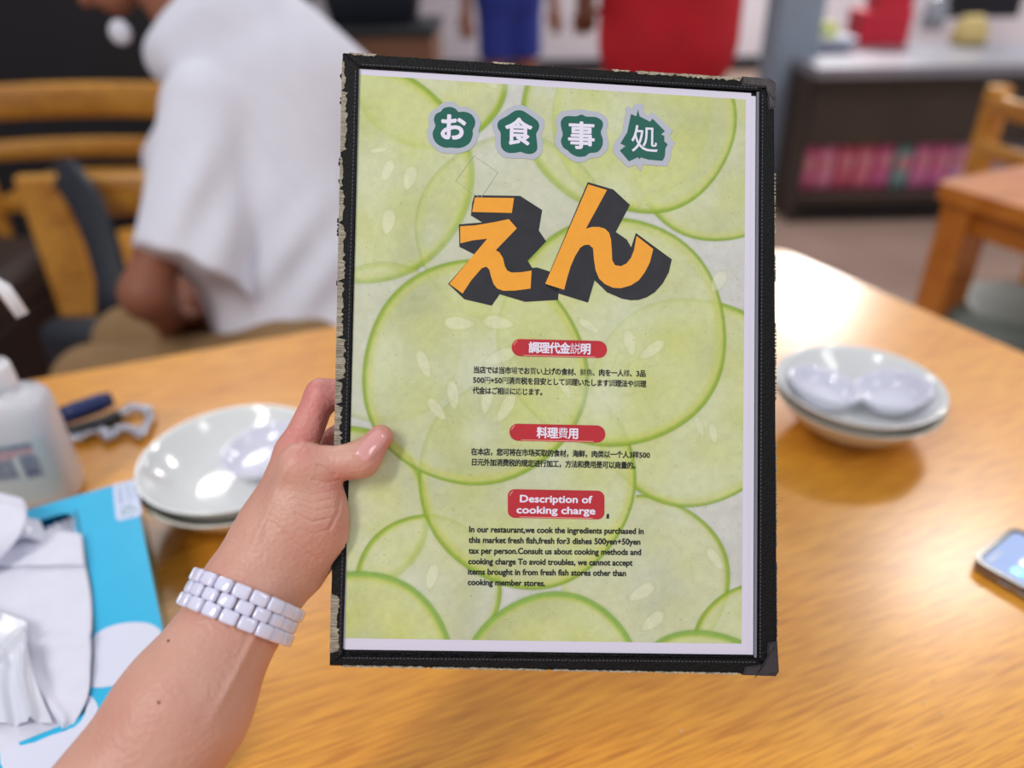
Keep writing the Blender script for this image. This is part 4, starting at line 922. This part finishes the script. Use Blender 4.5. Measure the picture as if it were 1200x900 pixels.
# standing person in red, far
def stand(x, y, yaw, sc=1.0, arm=None):
    c, s = math.cos(yaw), math.sin(yaw); f = np.array([-s, c, 0]); r = np.array([c, s, 0]); b = np.array([x, y, 0]); P = lambda a, q_, z: b+r*a*sc+f*q_*sc+np.array([0, 0, z*sc])
    J = dict(head=P(0, .01, 1.57), neck=P(0, -.01, 1.42), chest=P(0, 0, 1.25), hip=P(0, 0, .93))
    for k, m_ in (('R', 1), ('L', -1)):
        J['sh'+k] = P(.19*m_, 0, 1.37); J['el'+k] = P(.25*m_, -.02, 1.09); J['wr'+k] = P(.20*m_, .20, .98) if arm else P(.27*m_, .03, .85)
        J['kn'+k] = P(.10*m_, .01, .50); J['an'+k] = P(.11*m_, -.02, .09); J['to'+k] = P(.12*m_, .13, .04)
    return J, f
J, f = stand(.47, 2.42, 0.15, 1.0, True)
cr = dict(skin=M_skin2, shirt=mat('red_cotton', (196, 12, 34), .8, var=.2, vscale=12), trousers=mat('dark_trousers', (52, 48, 54), .8), shoe=M_shoe, hair=M_hair)
human('person standing in a bright red shirt behind the top of the menu', J, f, cr, h=.013, shirt_r=1.3)
J, f = stand(.02, 4.6, math.pi+.4, .95)
cb = dict(skin=M_skin2, shirt=mat('blue_cotton', (24, 52, 176), .8, var=.2, vscale=12), trousers=mat('blue_trousers', (34, 50, 140), .8), shoe=M_shoe, hair=M_hair)
human('person in blue clothes standing far behind the menu, left of the red shirt', J, f, cb, h=.014, shirt_r=.9, shorts=True)

# ------------------------------------------------------------------ chairs
def chair(label, loc, rotz, material, seat_h=.43, back_h=.80, w_=.44, arc=.05, post=(.04, .03), rails=((.76, .07), (.62, .05)), kind='wood'):
    t = thing('wooden_chair', label, 'chair', loc, rotz)
    bm = bmesh.new(); slab(bm, rrect(-w_/2, w_/2, -.21, .21, .03, 4), seat_h-.03, seat_h); obj('seat', bm, material, t)
    for x in (-w_/2+.03, w_/2-.03): box('leg', (x, -.17, (seat_h-.031)/2), (.035, .035, seat_h-.031), material, t, .004)
    for x in (-w_/2+.03, w_/2-.03): box('back_post', (x, .235, back_h/2), (post[0], post[1], back_h), material, t, .005)
    for zc, hh in rails:
        bm = bmesh.new(); pts = [(x, .235+arc*(1-(x/(w_/2+.01))**2), zc) for x in np.linspace(-w_/2-.01, w_/2+.01, 13)]
        tube(bm, pts, (hh/2, .011), 10, flat=(0, 0, 1)); obj('back_rail', bm, material, t, True)
    return t
P = at(80, 118, d=2.35)
chair('wooden chair at the far left with two curved horizontal back rails', (P[0], P[1]+.235, 0), math.pi, M_chairw, back_h=P[2]+.03, w_=.74, rails=((P[2]-.01, .105), (P[2]-.155, .06)), arc=-.07)
P = at(62, 205, d=1.80)
c2 = chair('wooden chair behind the pump bottle with broad posts and a black bag strap on it', (P[0]+.13, P[1]+.235, 0), math.pi+.10, M_chairw, back_h=P[2]+.005, w_=.42, post=(.10, .03), rails=((P[2]-.05, .10),), arc=.0)
shade_blk = thing('shade_block', 'added dark brown block standing in for shade at the left edge behind the pump bottle', 'shade_block', (-1.62, 1.85, 0)); M_shade_block = mat('dark_brown_shade', (48, 30, 24), .5, var=.3)  # added dark block, stands in for the shade around the chairs
box('shade_block_base', (0, 0, .17), (.66, .56, .34), M_shade_block, shade_blk, .01); box('shade_block_top', (0, 0, .396), (.68, .58, .11), M_shade_block, shade_blk, .03)
c3 = chair('wooden chair the white-shirted person sits on', (Jm['hip'][0]+.02, Jm['hip'][1]+.08, 0), -1.5, M_chairw, seat_h=.335, back_h=.66, rails=((.61, .06), (.50, .05)))
# black bag hanging over the chair
bgp = at(100, 215, d=1.72); bag = thing('shoulder_bag', 'black shoulder bag hanging by its strap from the chair at the left', 'bag', (bgp[0], bgp[1], 0))
M_bag = mat('black_nylon', (24, 30, 42), .5, var=.3, vscale=30); bl = lambda x, y, d: Vector(tuple(at(x, y, d=d)))-Vector((bgp[0], bgp[1], 0))
bm = bmesh.new(); tube(bm, [bl(62, 204, 1.84), bl(76, 203, 1.76), bl(100, 235, 1.735), bl(120, 285, 1.72), bl(132, 330, 1.71), bl(132, 380, 1.70)], [(.006, .040)]*6, 10, flat=tuple(-RC[2])); obj('strap', bm, M_bag, bag, True)
q_ = bl(112, 405, 1.69); box('bag_body', (q_.x, q_.y, .33), (.20, .09, .30), M_bag, bag, .03, smooth=True)
# dark partition behind the chairs
struct(box('wall_partition', (-2.05, 3.3, .75), (2.6, .08, 2.2), M_darkwall, bev=0))
sb = thing('side_cabinet', 'brown low cabinet with a dark top behind the white-shirted person', 'cabinet', (-.45, 3.05, 0)); M_cab = mat('cabinet_brown', (122, 82, 56), .6, var=.2)
box('cabinet_body', (0, 0, .435), (.40, .4, .87), M_cab, sb, .01); box('cabinet_top', (0, 0, .885), (.42, .42, .026), M_darkwall, sb, .004)
for x in (-.098, .098): dq = box('cabinet_door', (x, -.207, .43), (.18, .012, .78), M_cab, sb, .003); box('door_knob', (x*.3, -.22, .5), (.02, .014, .02), M_steel, dq, .004)
bk = thing('basket', 'dark slate basket standing on the brown low cabinet', 'basket', (-.47, 3.05, .899)); bm = bmesh.new(); superl(bm, [(.15, .10, 0), (.18, .13, .14), (.185, .135, .145), (.17, .12, .14), (.14, .09, .01)], 28, 5); obj('basket_body', bm, mat('slate_plastic', (52, 60, 74), .5, var=.2), bk, True)
for x in (-.186, .186): box('handle', (x, 0, .10), (.012, .09, .02), M_darkwall, bk, .003)

# ------------------------------------------------------------------ neighbouring table, chair and stool on the right
nt = thing('side_table', 'orange-brown wooden table at the right edge of the view, beyond the dining table', 'table', (.935, 1.66, 0), math.radians(24))
bm = bmesh.new(); slab(bm, rrect(0, .95, -1.0, 0, .02, 3), .665, .70); obj('tabletop', bm, M_orange, nt)
box('apron', (.475, -.5, .63), (.86, .90, .068), M_orange, nt, .003)
for x in (.06, .89):
    for y in (-.05, -.95): box('leg', (x, y, .332), (.085, .07, .664), M_orange, nt, .005)
P = at(1190, 150, d=2.15)
chair('wooden chair standing behind the orange-brown side table at the right', (P[0]+.40, P[1]+.22, 0), math.pi*.5+.3, M_chairw, back_h=.74, w_=.42, post=(.06, .05), rails=((.69, .06), (.56, .05)))
P = at(1180, 365, d=1.75); st = thing('round_stool', 'round stool with a grey-green cushion under the side table', 'stool', (P[0]+.04, P[1]+.02, 0))
zc = min(P[2], .50); bm = bmesh.new(); lathe(bm, [(0, zc-.09), (.14, zc-.09), (.16, zc-.07), (.165, zc-.03), (.15, zc+.0), (.10, zc+.01), (0, zc+.012)], 40); obj('cushion', bm, mat('greygreen_vinyl', (110, 120, 112), .5, var=.2), st, True)
for k in range(4):
    a = k*math.pi/2+.4; bm = bmesh.new(); tube(bm, [(.10*math.cos(a), .10*math.sin(a), zc-.0905), (.15*math.cos(a), .15*math.sin(a), .0)], .012, 10); obj('leg', bm, M_steel, st, True)

# ------------------------------------------------------------------ display counter on the right
ct = thing('display_counter', 'long dark display counter with a grey top and a low shelf, far right', 'counter', (2.42, 3.37, -.0))
M_cb = mat('counter_brown', (66, 54, 44), .6, var=.3, vscale=3); M_ctop = mat('steel_top', (150, 150, 160), .35, metal=.4, var=.15)
box('countertop', (0, .30, .650), (2.3, .66, .045), M_ctop, ct, .004); box('front_panel', (0, .02, .485), (2.26, .03, .275), M_cb, ct, .003)
box('back_panel', (0, .58, .3125), (2.26, .03, .622), mat('counter_dark', (38, 34, 32), .7), ct, .003); box('shelf', (0, .28, .115), (2.26, .58, .03), M_cb, ct, .003)
box('plinth', (0, .05, .05), (2.26, .03, .099), mat('plinth_black', (26, 24, 24), .7), ct, .003)
for x in (-1.13, 1.13): box('end_panel', (x, .29, .312), (.03, .55, .622), M_cb, ct, .003)
# pink packets in a row on the low shelf
PK = [(232, 70, 130), (240, 110, 160), (220, 50, 90), (238, 84, 120), (226, 60, 140), (90, 150, 150), (236, 96, 170), (232, 80, 160), (226, 140, 190), (150, 60, 110), (150, 150, 160), (130, 130, 140)]
for i, c in enumerate(PK):
    wd = .072; x = 1.345+.086*i
    t = thing('snack_packet', ['%s packet standing on the low shelf of the counter' % n for n in ('leftmost pink', 'second pink from the left, paler', 'third deep red-pink from the left', 'fourth coral-pink from the left', 'fifth magenta from the left', 'teal-green', 'bright pink, just right of the teal', 'second pink right of the teal', 'pale pink', 'dark plum', 'grey', 'dull grey rightmost')][i], 'packet', (x, 3.47, .131), random.uniform(-.06, .06), 'packets on the low counter shelf')
    hgt = random.uniform(.23, .27); bm = bmesh.new(); superl(bm, [(.037, .004, 0), (.039, .022, .012), (.039, .028, hgt*.5), (.038, .02, hgt*.85), (.038, .003, hgt)], 20, 3)
    obj('packet_body', bm, mat('packet', c, .4, rgb2=tuple(min(255, int(v*.6+110)) for v in c), vscale=18), t, True)
    bm = bmesh.new(); slab(bm, rrect(-.026, .026, -.03, .03, .01, 3), 0, .002); bmesh.ops.rotate(bm, verts=bm.verts, matrix=Matrix.Rotation(math.radians(90), 3, 'X'), cent=(0, 0, 0)); bmesh.ops.translate(bm, verts=bm.verts, vec=(0, -.029, hgt*.5)); obj('printed_panel', bm, mat('panel_print', (240, 200, 210), .5, rgb2=(220, 60, 80), vscale=40), t)
# things on the counter
def ctop(x, y, d=3.75): P = at(x, y, z=.673); return P
P = at(950, 58, z=.673); t = thing('tray', 'white tray with folded rim at the left end of the counter top', 'tray', (P[0]+.02, P[1], .6735)); bm = bmesh.new(); superl(bm, [(.13, .10, 0), (.15, .12, .05), (.16, .13, .055), (.155, .125, .05), (.13, .1, .008)], 32, 5); obj('tray_body', bm, mat('white_plastic', (214, 220, 240), .4), t, True)
for x in (-.06, .05): 
    t2 = thing('bundle', 'yellow-green %s bundle lying in the white tray' % ('left' if x < 0 else 'right'), 'package', (P[0]+.02+x, P[1]+.02, .683)); bm = bmesh.new(); superl(bm, [(.03, .05, 0), (.045, .06, .03), (.045, .06, .07), (.03, .05, .10)], 20, 2.6); obj('bundle_body', bm, mat('yellow_green_wrap', (210, 206, 90), .5, rgb2=(150, 170, 90), vscale=20), t2, True)
    box('band', (0, 0, .05), (.094, .124, .012), mat('band_white', (230, 230, 230), .5), t2, .002)
P = at(1030, 52, z=.673)
for dx, dz, sx, sz, lb in ((0, 0, .24, .15, 'large red carton on the counter top, below another'), (.03, .1515, .16, .10, 'smaller red carton stacked on the large red one')):
    t = thing('carton', lb, 'carton', (P[0]+dx, P[1]+.05, .6735+dz)); box('carton_body', (0, 0, sz/2), (sx, .16, sz), mat('red_card', (200, 30, 52), .5, var=.15, vscale=20), t, .004); box('carton_lid', (0, 0, sz-.012), (sx+.006, .166, .022), mat('red_card_lid', (214, 44, 62), .5), t, .003)
P = at(1133, 52, z=.673); t = thing('paper_bag', 'tan paper bag on the counter top right of the red cartons', 'bag', (P[0], P[1], .6735)); bm = bmesh.new(); superl(bm, [(.07, .05, 0), (.075, .055, .03), (.07, .05, .08), (.05, .02, .11), (.055, .006, .125)], 24, 4); obj('bag_body', bm, mat('tan_paper', (206, 184, 120), .7, var=.15, vscale=20), t, True); box('fold', (0, 0, .118), (.11, .016, .012), mat('tan_fold', (190, 166, 104), .7), t, .002)
P = at(1102, 35, z=.673); t = thing('glass_jar', 'grey round glass jar on the counter top before the black crate', 'jar', (P[0]-.05, P[1]+.0, .6735)); bm = bmesh.new(); lathe(bm, [(0, 0), (.05, 0), (.06, .02), (.062, .10), (.045, .13), (.045, .145), (0, .145)], 28); obj('jar_body', bm, mat('grey_glass', (150, 158, 170), .1, coat=.6), t, True); bm = bmesh.new(); lathe(bm, [(0, .1455), (.048, .1455), (.048, .16), (0, .162)], 28); obj('lid', bm, M_steel, t, True)
P = at(1140, 20, z=.673); t = thing('crate', 'tall black crate at the back of the counter top', 'crate', (P[0]+.03, P[1]+.0, .6735))
box('crate_body', (0, .05, .15), (.42, .22, .30), M_darkwall, t, .008)
for k in range(4): box('slat', (0, -.065, .04+k*.07), (.40, .008, .045), mat('crate_slat', (30, 32, 42), .5), t, .002)
struct(box('wall_right', (4.2, 3, 1.5), (.1, 14, 3.2), M_wall, bev=0))
